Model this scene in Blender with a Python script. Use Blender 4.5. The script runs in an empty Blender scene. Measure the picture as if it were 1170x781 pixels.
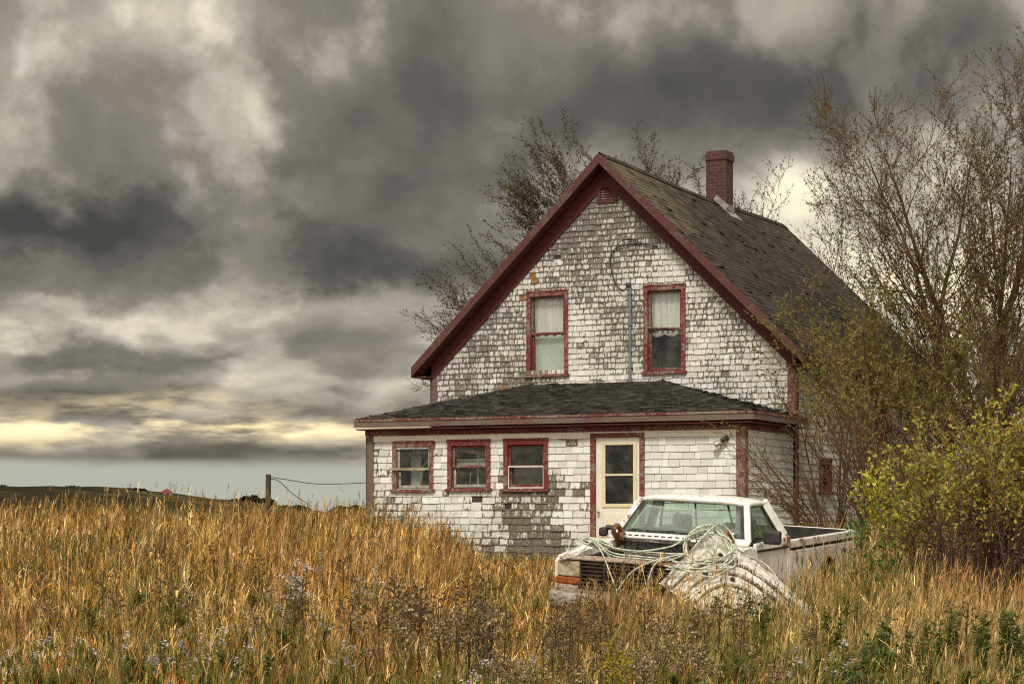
import bpy, bmesh, math, random
import numpy as np
from mathutils import Vector, Matrix, noise as mnoise

sc = bpy.context.scene
COL = sc.collection
R = math.radians
EYE = 1.6                       # eye height of the photographer, metres

# ------------------------------------------------------------------ helpers
def smooth(a, b, x):
    t = np.clip((np.asarray(x, dtype=float) - a) / (b - a), 0, 1)
    return t * t * (3 - 2 * t)

def tag(o, label=None, cat=None, group=None, kind=None):
    if label: o['label'] = label
    if cat: o['category'] = cat
    if group: o['group'] = group
    if kind: o['kind'] = kind
    return o

def empty(name, loc, rz=0.0, **kw):
    o = bpy.data.objects.new(name, None)
    COL.objects.link(o)
    o.location = loc
    o.rotation_euler = (0, 0, rz)
    o.empty_display_size = 0.3
    return tag(o, **kw)

def link(name, me, mat=None, parent=None, smooth_sh=False, bevel=0.0):
    o = bpy.data.objects.new(name, me)
    COL.objects.link(o)
    if mat is not None:
        for m in (mat if isinstance(mat, (list, tuple)) else [mat]):
            me.materials.append(m)
    if parent is not None:
        o.parent = parent
    if smooth_sh:
        me.polygons.foreach_set('use_smooth', [True] * len(me.polygons))
    if bevel > 0:
        b = o.modifiers.new('bevel', 'BEVEL')
        b.width = bevel; b.segments = 2; b.limit_method = 'ANGLE'; b.angle_limit = R(35)
    return o

class MB:
    """collects boxes, prisms, tubes and sheets into one mesh"""
    def __init__(s):
        s.v = []; s.f = []; s.uv = []; s.fa = {}; s.mi = []
    def face(s, idx, uv=None, mi=0, **fa):
        s.f.append(tuple(idx)); s.uv.append(uv); s.mi.append(mi)
        n = len(s.f)
        for k, val in fa.items():
            s.fa.setdefault(k, {})[n - 1] = val
    def hexa(s, p, uvfront=None, mi=0, **fa):
        """p: 8 points, bottom ring 0-3 (ccw from outside-below), top ring 4-7"""
        b = len(s.v); s.v += [tuple(q) for q in p]
        for q in ((0,3,2,1),(4,5,6,7),(0,1,5,4),(1,2,6,5),(2,3,7,6),(3,0,4,7)):
            s.face([b+i for i in q], mi=mi, **fa)
    def box(s, c, d, rot=None, mi=0, **fa):
        hx, hy, hz = d[0]/2, d[1]/2, d[2]/2
        pts = [Vector(q) for q in ((-hx,-hy,-hz),(hx,-hy,-hz),(hx,hy,-hz),(-hx,hy,-hz),(-hx,-hy,hz),(hx,-hy,hz),(hx,hy,hz),(-hx,hy,hz))]
        if rot is not None: pts = [rot @ q for q in pts]
        c = Vector(c)
        s.hexa([c+q for q in pts], mi=mi, **fa)
    def span(s, x0, x1, y0, y1, z0, z1, **k):
        s.box(((x0+x1)/2,(y0+y1)/2,(z0+z1)/2), (abs(x1-x0),abs(y1-y0),abs(z1-z0)), **k)
    def beam(s, a, b, w, h, up=(0,0,1), **k):
        a = Vector(a); b = Vector(b); d = (b-a); L = d.length; d.normalize()
        u = Vector(up); sd = d.cross(u)
        if sd.length < 1e-4: sd = d.cross(Vector((1,0,0)))
        sd.normalize(); u = sd.cross(d)
        rot = Matrix((sd, d, u)).transposed()
        s.box((a+b)/2, (w, L, h), rot, **k)
    def prism(s, poly, y0, y1, axis='y', mi=0, **fa):
        n = len(poly); b = len(s.v)
        def P(p, t):
            if axis == 'y': return (p[0], t, p[1])
            if axis == 'x': return (t, p[0], p[1])
            return (p[0], p[1], t)
        s.v += [P(p, y0) for p in poly] + [P(p, y1) for p in poly]
        s.face([b+i for i in range(n)], mi=mi, **fa); s.face([b+n+i for i in reversed(range(n))], mi=mi, **fa)
        for i in range(n):
            j = (i+1) % n
            s.face([b+i, b+n+i, b+n+j, b+j], mi=mi, **fa)
    def tube(s, pts, rad, n=6, cap=True, mi=0, **fa):
        pts = [Vector(p) for p in pts]
        m = len(pts)
        if not hasattr(rad, '__len__'): rad = [rad]*m
        d = (pts[1]-pts[0]).normalized()
        a = d.orthogonal().normalized()
        b0 = len(s.v)
        for i, p in enumerate(pts):
            t = (pts[min(i+1, m-1)] - pts[max(i-1, 0)])
            if t.length < 1e-9: t = d
            t.normalize()
            a = (a - t*a.dot(t))
            a = a.normalized() if a.length > 1e-6 else t.orthogonal().normalized()
            c = t.cross(a)
            for k in range(n):
                w = 2*math.pi*k/n
                s.v.append(tuple(p + (a*math.cos(w) + c*math.sin(w))*rad[i]))
        for i in range(m-1):
            for k in range(n):
                k2 = (k+1) % n
                s.face((b0+i*n+k, b0+i*n+k2, b0+(i+1)*n+k2, b0+(i+1)*n+k), mi=mi, **fa)
        if cap and n > 2:
            s.face([b0+k for k in reversed(range(n))], mi=mi, **fa)
            s.face([b0+(m-1)*n+k for k in range(n)], mi=mi, **fa)
    def lathe(s, prof, c=(0,0,0), axis=(0,0,1), n=20, mi=0, **fa):
        c = Vector(c); ax = Vector(axis).normalized(); a = ax.orthogonal().normalized(); d = ax.cross(a)
        b0 = len(s.v)
        for r, h in prof:
            for k in range(n):
                w = 2*math.pi*k/n
                s.v.append(tuple(c + ax*h + (a*math.cos(w)+d*math.sin(w))*r))
        for i in range(len(prof)-1):
            for k in range(n):
                k2 = (k+1) % n
                s.face((b0+i*n+k, b0+i*n+k2, b0+(i+1)*n+k2, b0+(i+1)*n+k), mi=mi, **fa)
        s.face([b0+k for k in reversed(range(n))], mi=mi, **fa)
        s.face([b0+(len(prof)-1)*n+k for k in range(n)], mi=mi, **fa)
    def grid(s, fn, nu, nv, mi=0, **fa):
        b0 = len(s.v)
        for j in range(nv+1):
            for i in range(nu+1):
                s.v.append(tuple(fn(i/nu, j/nv)))
        for j in range(nv):
            for i in range(nu):
                a = b0 + j*(nu+1) + i
                s.face((a, a+1, a+nu+2, a+nu+1), mi=mi, **fa)
    def build(s, name, mat=None, parent=None, smooth_sh=False, bevel=0.0, recalc=True, solid=0.0):
        me = bpy.data.meshes.new(name)
        me.from_pydata(s.v, [], s.f)
        if any(u is not None for u in s.uv):
            ul = me.uv_layers.new(name='UVMap')
            buf = []
            for f, u in zip(s.f, s.uv):
                for k in range(len(f)):
                    buf += list(u[k]) if u is not None else [0.5, 0.5]
            ul.data.foreach_set('uv', buf)
        for k, dct in s.fa.items():
            at = me.attributes.new(k, 'FLOAT', 'FACE')
            at.data.foreach_set('value', [dct.get(i, 0.0) for i in range(len(s.f))])
        me.polygons.foreach_set('material_index', s.mi)
        if recalc:
            bm = bmesh.new(); bm.from_mesh(me)
            bmesh.ops.recalc_face_normals(bm, faces=bm.faces)
            bm.to_mesh(me); bm.free()
        me.update()
        o = link(name, me, mat, parent, smooth_sh, bevel)
        if solid:
            m = o.modifiers.new('solid', 'SOLIDIFY'); m.thickness = solid; m.offset = 0
        return o

def catmull(pts, sub=8):
    P = [Vector(p) for p in pts]
    P = [P[0]*2-P[1]] + P + [P[-1]*2-P[-2]]
    out = []
    for i in range(1, len(P)-2):
        a, b, c, d = P[i-1], P[i], P[i+1], P[i+2]
        for k in range(sub):
            t = k/sub
            out.append(0.5*((2*b) + (c-a)*t + (2*a-5*b+4*c-d)*t*t + (3*b-a-3*c+d)*t**3))
    out.append(P[-2])
    return out

# value noise in numpy
def vnoise(x, y, seed=0):
    x = np.asarray(x, float); y = np.asarray(y, float)
    xi = np.floor(x).astype(np.int64); yi = np.floor(y).astype(np.int64)
    fx = x-xi; fy = y-yi
    fx = fx*fx*(3-2*fx); fy = fy*fy*(3-2*fy)
    def h(a, b):
        n = (a*374761393 + b*668265263 + seed*974634541) & 0x7fffffff
        n = ((n ^ (n >> 13)) * 1274126177) & 0x7fffffff
        return ((n ^ (n >> 16)) & 0xffff)/65535.0
    return (h(xi,yi)*(1-fx)+h(xi+1,yi)*fx)*(1-fy) + (h(xi,yi+1)*(1-fx)+h(xi+1,yi+1)*fx)*fy

def ground(x, y):
    """height of the land"""
    x = np.asarray(x, float); y = np.asarray(y, float)
    z = 0.62*smooth(15, 36, y)
    right = smooth(3.0, 9.0, x)
    z = z - 0.08*right*smooth(15, 30, y)
    back = smooth(56, 170, y)
    z = z*(1-back) + back*(-6.0)
    z = z + 0.10*(vnoise(x*0.35, y*0.35, 3)-0.5)*(1-smooth(60, 90, y))
    return z

# ------------------------------------------------------------------ materials
class NT:
    """tiny node-tree writer"""
    def __init__(s, tree):
        s.t = tree; s.n = tree.nodes; s.l = tree.links
    def add(s, typ, **props):
        nd = s.n.new(typ)
        for k, v in props.items(): setattr(nd, k, v)
        return nd
    def put(s, sock, v):
        if v is None: return
        if isinstance(v, bpy.types.NodeSocket): s.l.new(v, sock)
        elif isinstance(v, (tuple, list)) and sock.type == 'RGBA' and len(v) == 3: sock.default_value = (*v, 1)
        else: sock.default_value = v
    def m(s, op, a, b=None, c=None, clamp=False):
        nd = s.add('ShaderNodeMath', operation=op, use_clamp=clamp)
        for i, v in enumerate((a, b, c)): s.put(nd.inputs[i], v)
        return nd.outputs[0]
    def mix(s, f, a, b, blend='MIX'):
        nd = s.add('ShaderNodeMix', data_type='RGBA', blend_type=blend)
        s.put(nd.inputs['Factor'], f)
        s.put(nd.inputs[6], a); s.put(nd.inputs[7], b)
        return nd.outputs[2]
    def sstep(s, x, a, b):
        nd = s.add('ShaderNodeMapRange', interpolation_type='SMOOTHSTEP')
        s.put(nd.inputs[0], x); s.put(nd.inputs[1], a); s.put(nd.inputs[2], b)
        nd.inputs[3].default_value = 0; nd.inputs[4].default_value = 1
        return nd.outputs[0]
    def noise(s, vec, scale, detail=4, rough=0.55, dist=0.0):
        nd = s.add('ShaderNodeTexNoise')
        if vec is not None: s.l.new(vec, nd.inputs['Vector'])
        nd.inputs['Scale'].default_value = scale; nd.inputs['Detail'].default_value = detail
        nd.inputs['Roughness'].default_value = rough; nd.inputs['Distortion'].default_value = dist
        return nd.outputs['Fac']
    def obj(s, scale=(1,1,1)):
        tc = s.add('ShaderNodeTexCoord'); mp = s.add('ShaderNodeMapping')
        mp.inputs['Scale'].default_value = scale
        s.l.new(tc.outputs['Object'], mp.inputs['Vector'])
        return mp.outputs[0]
    def attr(s, name, out='Fac'):
        return s.add('ShaderNodeAttribute', attribute_name=name).outputs[out]
    def ramp(s, fac, stops):
        nd = s.add('ShaderNodeValToRGB'); s.put(nd.inputs[0], fac)
        el = nd.color_ramp.elements
        while len(el) > 1: el.remove(el[-1])
        el[0].position = stops[0][0]; el[0].color = (*stops[0][1], 1)
        for p, c in stops[1:]:
            e = el.new(p); e.color = (*c, 1)
        return nd.outputs[0]

def new_mat(name):
    m = bpy.data.materials.new(name); m.use_nodes = True
    nt = NT(m.node_tree)
    b = next(n for n in nt.n if n.type == 'BSDF_PRINCIPLED')
    return m, nt, b

def principled(name, color, rough=0.7, metal=0.0, spec=0.5, var=0.0, vscale=8.0, stretch=(1,1,1), bump=0.0):
    m, nt, b = new_mat(name)
    b.inputs['Roughness'].default_value = rough; b.inputs['Metallic'].default_value = metal
    b.inputs['Specular IOR Level'].default_value = spec
    if var > 0:
        n = nt.noise(nt.obj(stretch), vscale, 5, 0.6)
        c = nt.mix(nt.sstep(n, .3, .7), tuple(x*(1-var) for x in color), tuple(min(1, x*(1+var)) for x in color))
        nt.put(b.inputs['Base Color'], c)
        if bump:
            bp = nt.add('ShaderNodeBump'); bp.inputs['Strength'].default_value = bump; bp.inputs['Distance'].default_value = .01
            nt.l.new(n, bp.inputs['Height']); nt.l.new(bp.outputs[0], b.inputs['Normal'])
    else:
        b.inputs['Base Color'].default_value = (*color, 1)
    return m

def peeling(name, paint, wood, peel, stretch, scale=6.0, rough=0.75, streak=0.35):
    """old paint flaking off a board; stretch runs along the grain"""
    m, nt, b = new_mat(name)
    v = nt.obj(stretch)
    n1 = nt.noise(v, scale*2.4, 8, 0.72); n2 = nt.noise(nt.obj((1,1,1)), 1.3, 3, .5); n3 = nt.noise(v, scale*7, 3, .65)
    k = nt.m('ADD', nt.m('ADD', nt.m('MULTIPLY', n1, .45), nt.m('MULTIPLY', n2, .30)), nt.m('MULTIPLY', n3, .25))
    mask = nt.sstep(k, .62-.32*peel, .68-.25*peel)
    wcol = nt.mix(n3, tuple(x*.55 for x in wood), tuple(x*1.25 for x in wood))
    pcol = nt.mix(nt.sstep(n3, .3, .75), tuple(x*(1-streak) for x in paint), paint)
    nt.put(b.inputs['Base Color'], nt.mix(mask, pcol, wcol))
    b.inputs['Roughness'].default_value = rough
    bp = nt.add('ShaderNodeBump'); bp.inputs['Strength'].default_value = .5; bp.inputs['Distance'].default_value = .004
    nt.l.new(nt.m('SUBTRACT', n3, mask), bp.inputs['Height']); nt.l.new(bp.outputs[0], b.inputs['Normal'])
    return m

def shingle_mat(name, paint, old1, old2):
    """painted cedar shingle: per-shingle wear and shade, paint lost first at the butt and the edges"""
    m, nt, b = new_mat(name)
    wear = nt.attr('wear'); rnd = nt.attr('rnd')
    uv = nt.add('ShaderNodeUVMap', uv_map='UVMap').outputs[0]
    sx = nt.add('ShaderNodeSeparateXYZ'); nt.l.new(uv, sx.inputs[0])
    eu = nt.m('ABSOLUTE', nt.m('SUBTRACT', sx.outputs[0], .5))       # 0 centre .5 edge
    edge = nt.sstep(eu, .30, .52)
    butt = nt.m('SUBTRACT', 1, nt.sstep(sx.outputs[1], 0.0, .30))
    n1 = nt.noise(nt.obj((1.6,1.6,.7)), 14, 5, .65)
    n2 = nt.noise(nt.obj((1,1,.25)), 60, 3, .6)
    n3 = nt.noise(nt.obj(), 1.1, 4, .6)
    k = nt.m('MULTIPLY', nt.m('SUBTRACT', n1, .5), 1.5)
    k = nt.m('ADD', k, nt.m('MULTIPLY', nt.m('SUBTRACT', n2, .5), .5))
    k = nt.m('ADD', k, nt.m('MULTIPLY', nt.m('SUBTRACT', rnd, .5), .35))
    k = nt.m('ADD', k, nt.m('MULTIPLY', nt.m('SUBTRACT', n3, .5), .5))
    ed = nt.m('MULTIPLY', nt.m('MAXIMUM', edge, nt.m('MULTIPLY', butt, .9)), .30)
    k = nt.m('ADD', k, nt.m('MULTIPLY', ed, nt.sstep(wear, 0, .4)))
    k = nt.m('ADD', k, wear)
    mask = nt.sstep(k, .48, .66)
    wood = nt.mix(n2, old1, old2)
    wood = nt.mix(nt.sstep(wear, 1.4, 1.6), wood, (.24, .11, .035))
    pc = nt.mix(nt.m('MULTIPLY', nt.m('ADD', rnd, n2), .5), tuple(x*.62 for x in paint), tuple(min(.86, x*1.14) for x in paint))
    grime = nt.sstep(nt.m('ADD', nt.m('MULTIPLY', n2, .6), nt.m('MULTIPLY', n1, .4)), .56, .72)
    pc = nt.mix(nt.m('MULTIPLY', grime, nt.m('ADD', nt.m('MULTIPLY', wear, .8), .12)), pc, (.30,.27,.22))
    n4 = nt.noise(nt.obj((1.5,1.5,1)), 45, 3, .7)
    pc = nt.mix(nt.m('MULTIPLY', nt.sstep(n4, .45, .62), nt.m('MULTIPLY', nt.sstep(wear, .08, .5), .75)), pc, (.20,.175,.14))
    wood = nt.mix(nt.m('MULTIPLY', nt.sstep(nt.m('ADD', n4, nt.m('MULTIPLY', n1, .5)), .80, .95), .7), wood, (.50,.46,.39))
    nt.put(b.inputs['Base Color'], nt.mix(mask, pc, wood))
    b.inputs['Roughness'].default_value = .85; b.inputs['Specular IOR Level'].default_value = .25
    bp = nt.add('ShaderNodeBump'); bp.inputs['Strength'].default_value = .6; bp.inputs['Distance'].default_value = .005
    nt.l.new(nt.m('SUBTRACT', n2, mask), bp.inputs['Height']); nt.l.new(bp.outputs[0], b.inputs['Normal'])
    return m

def roof_mat(name, c0, c1, moss, moss_amt):
    m, nt, b = new_mat(name)
    rnd = nt.attr('rnd'); mo = nt.attr('wear')
    n1 = nt.noise(nt.obj(), 40, 4, .7); n2 = nt.noise(nt.obj(), 2.2, 5, .65)
    col = nt.mix(nt.m('ADD', nt.m('MULTIPLY', rnd, .65), nt.m('MULTIPLY', n1, .35)), c0, c1)
    k = nt.m('ADD', mo, nt.m('MULTIPLY', nt.m('SUBTRACT', n2, .5), 1.6))
    k = nt.m('ADD', k, nt.m('MULTIPLY', nt.m('SUBTRACT', n1, .5), 1.1))
    col = nt.mix(nt.m('MULTIPLY', nt.sstep(k, .45, .9), moss_amt), col, moss)
    nt.put(b.inputs['Base Color'], col)
    b.inputs['Roughness'].default_value = .9; b.inputs['Specular IOR Level'].default_value = .2
    bp = nt.add('ShaderNodeBump'); bp.inputs['Strength'].default_value = .7; bp.inputs['Distance'].default_value = .006
    nt.l.new(n1, bp.inputs['Height']); nt.l.new(bp.outputs[0], b.inputs['Normal'])
    return m

def glass_mat(name, tint=(.8,.85,.82), refl=1.0, dirt=0.12):
    m = bpy.data.materials.new(name); m.use_nodes = True
    nt = NT(m.node_tree); nt.n.clear()
    out = nt.add('ShaderNodeOutputMaterial')
    tr = nt.add('ShaderNodeBsdfTransparent'); tr.inputs[0].default_value = (*tint, 1)
    gl = nt.add('ShaderNodeBsdfGlossy'); gl.inputs['Roughness'].default_value = .03
    df = nt.add('ShaderNodeBsdfDiffuse'); df.inputs[0].default_value = (.42,.40,.34,1)
    fr = nt.add('ShaderNodeFresnel'); fr.inputs[0].default_value = 1.5
    n = nt.noise(nt.obj(), 3.0, 5, .6)
    m1 = nt.add('ShaderNodeMixShader'); m2 = nt.add('ShaderNodeMixShader')
    nt.put(m1.inputs[0], nt.m('MULTIPLY', nt.sstep(n, .35, .8), dirt)); nt.l.new(tr.outputs[0], m1.inputs[1]); nt.l.new(df.outputs[0], m1.inputs[2])
    nt.put(m2.inputs[0], nt.m('MULTIPLY', fr.outputs[0], refl)); nt.l.new(m1.outputs[0], m2.inputs[1]); nt.l.new(gl.outputs[0], m2.inputs[2])
    nt.l.new(m2.outputs[0], out.inputs[0])
    return m

def leaf_mat(name, attr='col', transl=.35, rough=.6):
    m = bpy.data.materials.new(name); m.use_nodes = True
    nt = NT(m.node_tree); nt.n.clear()
    out = nt.add('ShaderNodeOutputMaterial')
    c = nt.attr(attr, 'Color')
    d = nt.add('ShaderNodeBsdfDiffuse'); t = nt.add('ShaderNodeBsdfTranslucent'); mx = nt.add('ShaderNodeMixShader')
    nt.l.new(c, d.inputs[0]); nt.l.new(c, t.inputs[0]); mx.inputs[0].default_value = transl
    nt.l.new(d.outputs[0], mx.inputs[1]); nt.l.new(t.outputs[0], mx.inputs[2]); nt.l.new(mx.outputs[0], out.inputs[0])
    return m

def bark_mat(name, c0, c1):
    m, nt, b = new_mat(name)
    n = nt.noise(nt.obj((1,1,.2)), 9, 5, .65)
    nt.put(b.inputs['Base Color'], nt.mix(n, c0, c1)); b.inputs['Roughness'].default_value = .9
    b.inputs['Specular IOR Level'].default_value = .2
    return m

WOOD = (.20,.165,.125)
M = {}
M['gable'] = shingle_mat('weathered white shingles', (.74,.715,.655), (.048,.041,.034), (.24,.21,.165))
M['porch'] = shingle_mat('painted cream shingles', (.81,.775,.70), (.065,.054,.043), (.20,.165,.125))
M['sheath'] = principled('dark sheathing', (.055,.042,.032), .9, var=.3)
M['red'] = peeling('red trim', (.19,.020,.024), (.25,.19,.145), .45, (1,1,1), 7)
M['red_worn'] = peeling('flaking red trim', (.20,.026,.027), (.26,.20,.155), .50, (1,1,1), 6)
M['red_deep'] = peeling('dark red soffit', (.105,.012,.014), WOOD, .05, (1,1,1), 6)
M['brownred'] = peeling('faded brown red board', (.11,.026,.022), (.12,.085,.065), .35, (1,1,1), 6)
M['greyboard'] = peeling('grey weathered board', (.17,.045,.040), (.16,.12,.095), .68, (.4,4,4), 8)
M['cream'] = principled('cream door paint', (.74,.69,.58), .55, var=.06, vscale=4)
M['creamtrim'] = principled('yellowed storm door moulding', (.68,.60,.38), .55, var=.1, vscale=10)
M['greysash'] = principled('greyed sash wood', (.36,.33,.27), .8, var=.3, vscale=20)
M['roof'] = roof_mat('old asphalt shingles', (.014,.012,.010), (.064,.052,.042), (.130,.104,.060), .75)
M['porchroof'] = roof_mat('dark curled shingles', (.010,.009,.008), (.078,.070,.060), (.20,.15,.10), .8)
M['glass'] = glass_mat('window glass', (.95,.96,.95), .38, .10)
M['carglass'] = glass_mat('dusty truck glass', (.84,.92,.88), .55, .12)
M['curtain'] = principled('sheer curtain', (.80,.79,.75), .9, var=.08, vscale=3, stretch=(6,1,.5))
M['blind'] = principled('pale blue green blind', (.62,.68,.62), .9, var=.06, vscale=2)
M['dark'] = principled('dark interior', (.02,.018,.016), .9)
M['pipe'] = principled('grey blue conduit', (.17,.20,.22), .45, .3, var=.2)
M['cable'] = principled('black cable', (.02,.02,.02), .6)
M['metal'] = principled('bare metal', (.5,.5,.48), .35, .8)
M['flash'] = principled('pale roof flashing', (.24,.225,.20), .7, .1, var=.3)
def brick():
    m, nt, b = new_mat('chimney brick')
    bt = nt.add('ShaderNodeTexBrick')
    tc = nt.add('ShaderNodeTexCoord'); sp = nt.add('ShaderNodeSeparateXYZ'); cb = nt.add('ShaderNodeCombineXYZ')
    nt.l.new(tc.outputs['Object'], sp.inputs[0])
    nt.put(cb.inputs[0], nt.m('ADD', sp.outputs[0], sp.outputs[1])); nt.l.new(sp.outputs[2], cb.inputs[1])
    nt.l.new(cb.outputs[0], bt.inputs['Vector'])
    bt.inputs['Color1'].default_value = (.105,.030,.020,1); bt.inputs['Color2'].default_value = (.055,.020,.015,1)
    bt.inputs['Mortar'].default_value = (.10,.075,.06,1); bt.inputs['Scale'].default_value = 1.0
    bt.inputs['Brick Width'].default_value = .21; bt.inputs['Row Height'].default_value = .075; bt.inputs['Mortar Size'].default_value = .007
    n = nt.noise(nt.obj(), 9, 5, .7)
    nt.put(b.inputs['Base Color'], nt.mix(nt.m('MULTIPLY', nt.sstep(n, .45, .75), .6), bt.outputs['Color'], (.035,.028,.024)))
    b.inputs['Roughness'].default_value = .9
    bp = nt.add('ShaderNodeBump'); bp.inputs['Strength'].default_value = .6; bp.inputs['Distance'].default_value = .01; bp.invert = True
    nt.l.new(bt.outputs['Fac'], bp.inputs['Height']); nt.l.new(bp.outputs[0], b.inputs['Normal'])
    return m
M['brick'] = brick()
# ------------------------------------------------------------------ the house
# local frame: +x along the front to the right, +y from the front to the back, z up; origin at the right front corner
HZ = 0.60
house = empty('old_house', (5.25, 39.0, HZ), R(-26),
    label='abandoned white shingled farmhouse with red trim, black roof and low front porch', cat='house')
W0, DEP, LEN = -7.62, 2.79, 10.4      # left wall x, porch depth, house length
XC, ZA, ZE, OVH = -3.80, 8.0, 4.02, 0.30
rng = random.Random(11)

def shingle_strip(mb, O, U, N, u0, u1, z, h, wearfn, wr=(.065,.165), jit=.010, miss=.004):
    """one course of shingles on the plane through O spanned by U (along) and z, facing N"""
    U = Vector(U); N = Vector(N); O = Vector(O)
    u = u0
    while u < u1-.015:
        w = min(rng.uniform(*wr), u1-u)
        if u1-(u+w) < .05: w = u1-u
        a, b = u+.001, u+w-.001-rng.random()*.005
        wear, rnd = wearfn((u+w/2), z), rng.random()
        wear = wear if wear >= 1.7 else min(wear, 1.1)
        if rng.random() < miss and wear > .25:
            u += w; continue
        zb = z - rng.random()*jit*(1+wear); zt = z+h+.012
        tb = .017+rng.random()*.010+ (rng.random()**4)*.018*wear; tt = .004
        z1 = zb; z2 = zb + (rng.random()-.5)*.014*wear
        base = len(mb.v)
        for (uu, zz, tt_) in ((a,z1,tb),(b,z2,tb),(b,zt,tt),(a,zt,tt)):
            mb.v.append(tuple(O+U*uu+N*tt_+Vector((0,0,zz))))
        for (uu, zz) in ((a,z1),(b,z2),(b,zt),(a,zt)):
            mb.v.append(tuple(O+U*uu+Vector((0,0,zz))))
        k = dict(wear=wear, rnd=rnd)
        mb.face([base,base+1,base+2,base+3], uv=[(0,0),(1,0),(1,1),(0,1)], **k)
        k['wear'] = min(wear+.5, 1.2) if wear < 1.4 else wear
        for q in ((0,4,5,1),(1,5,6,2),(3,7,4,0)):
            mb.face([base+i for i in q], **k)
        u += w

def cut(intervals, z, h, holes):
    for (a, b, c, d) in holes:                 # x0 x1 z0 z1
        if z+h*.5 > c and z+h*.5 < d:
            nxt = []
            for (p, q) in intervals:
                if b <= p or a >= q: nxt.append((p, q)); continue
                if a > p: nxt.append((p, a))
                if b < q: nxt.append((b, q))
            intervals = nxt
    return intervals

def wall(name, mat, O, U, N, z0, z1, h, ext, holes, wearfn, thick=.13, **kw):
    """shingles and the boarding behind them, in one part"""
    mb = MB(); Uv = Vector(U); Nv = Vector(N); Ov = Vector(O)
    z = z0
    zs = []
    while z < z1-.01:
        zs.append(z); z += h
    for z in zs:
        hh = min(h, z1-z)
        for (a, b) in cut([ext(z+hh*.5)], z, hh, holes):
            if b-a < .02: continue
            shingle_strip(mb, O, U, N, a, b, z, hh, wearfn, **kw)
    # boarding split at every opening edge
    lv = sorted(set([z0, z1] + [q for hl in holes for q in hl[2:4] if z0 < q < z1] + zs))
    for za, zb in zip(lv, lv[1:]):
        for (a, b) in cut([ext((za+zb)/2)], za, zb-za, holes):
            p = [Ov+Uv*a, Ov+Uv*b, Ov+Uv*b-Nv*thick, Ov+Uv*a-Nv*thick]
            mb.hexa([q+Vector((0,0,za)) for q in p]+[q+Vector((0,0,zb)) for q in p], mi=1)
    o = mb.build(name, [mat, M['sheath']], house, recalc=False)
    return o

# ---- openings (x0,x1,z0,z1 of the outer trim)
UP = [(-5.51,-4.61,3.80,5.44), (-3.02,-2.16,3.78,5.44)]
PW = [(-6.97,-6.10,1.52,2.42), (-5.80,-4.91,1.53,2.43), (-4.64,-3.74,1.52,2.43)]
DOOR = (-2.90,-1.85,.20,2.53)
SIDEW = [(1.40,2.16,1.50,2.12), (5.25,6.05,2.25,3.55)]
shrink = lambda w, t=.05: (w[0]+t, w[1]-t, w[2]+t, w[3]-t)

def n2(x, z, s, sd=0): return float(vnoise(x*s+50, z*s+50, sd))
def gable_wear(x, z):
    k = .42 + .42*(n2(x,z,.9,5)-.5) + .25*(n2(x,z,3,6)-.5)
    k += .16*float(smooth(4.6, 7.0, z)) - .16*float(smooth(5.0, 3.4, z))*float(smooth(-4.6,-3.0,x)) 
    k += .14*float(smooth(-6.0,-7.2,x))
    for (bx, bz, r) in ((-5.32,5.60,.07),(-5.62,5.28,.06),(-6.0,3.62,.06),(-5.38,5.74,.06)):
        if abs(x-bx) < r and abs(z-bz) < r*.95: return 1.8
    if (x+5.59)**2+(z-3.72)**2 < .02: return 1.1
    if rng.random() < .12: k += rng.uniform(-.25,.3)
    return max(.05, k)
def porch_wear(x, z):
    if x > -1.85: return .04 + .10*max(0, n2(x,z,2,8)-.5)
    k = .14 + .25*(n2(x,z,1.6,9)-.5) + rng.uniform(-.12,.12)
    k += .50*float(smooth(.35,.0, abs(x+4.05-.1*math.sin(z*5))-.42+.35*(n2(x,z,3,2)-.5)))*float(smooth(1.95,1.65,z))
    k += .44*float(smooth(.80,.45,z+.3*(n2(x,z,2.5,4)-.5)))*float(smooth(-5.6,-4.9,x))*float(smooth(-2.9,-3.3,x))
    k += .30*float(smooth(-6.9,-7.35,x)) + .15*float(smooth(1.4,1.1,z))*float(smooth(-5.9,-6.6,x))
    if rng.random() < .055: k += .45
    return max(.03, k)
def side_wear(y, z): return .12 + .2*max(0, n2(y,z,1.2,12)-.4)

pitch = (ZA-ZE)/(OVH-XC)
def gable_ext(z):
    half = min((ZA-.10-z)/pitch, -XC)
    half = max(half, 0.02)
    return (max(W0, XC-half), min(0.0, XC+half))
VENT = (-3.99,-3.57,7.10,7.46)
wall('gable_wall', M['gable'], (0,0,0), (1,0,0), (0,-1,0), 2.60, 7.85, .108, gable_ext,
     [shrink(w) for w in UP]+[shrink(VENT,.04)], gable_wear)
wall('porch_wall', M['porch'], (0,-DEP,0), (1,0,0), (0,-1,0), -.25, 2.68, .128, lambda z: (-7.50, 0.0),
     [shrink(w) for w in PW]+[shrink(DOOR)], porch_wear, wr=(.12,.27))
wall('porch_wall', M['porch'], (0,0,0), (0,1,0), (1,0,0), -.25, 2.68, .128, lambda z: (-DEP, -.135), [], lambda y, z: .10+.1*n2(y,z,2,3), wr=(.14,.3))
wall('side_wall', M['porch'], (0,0,0), (0,1,0), (1,0,0), -.25, 4.05, .135, lambda z: (0.0, LEN), [shrink(w) for w in SIDEW], side_wear, wr=(.14,.3))
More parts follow.
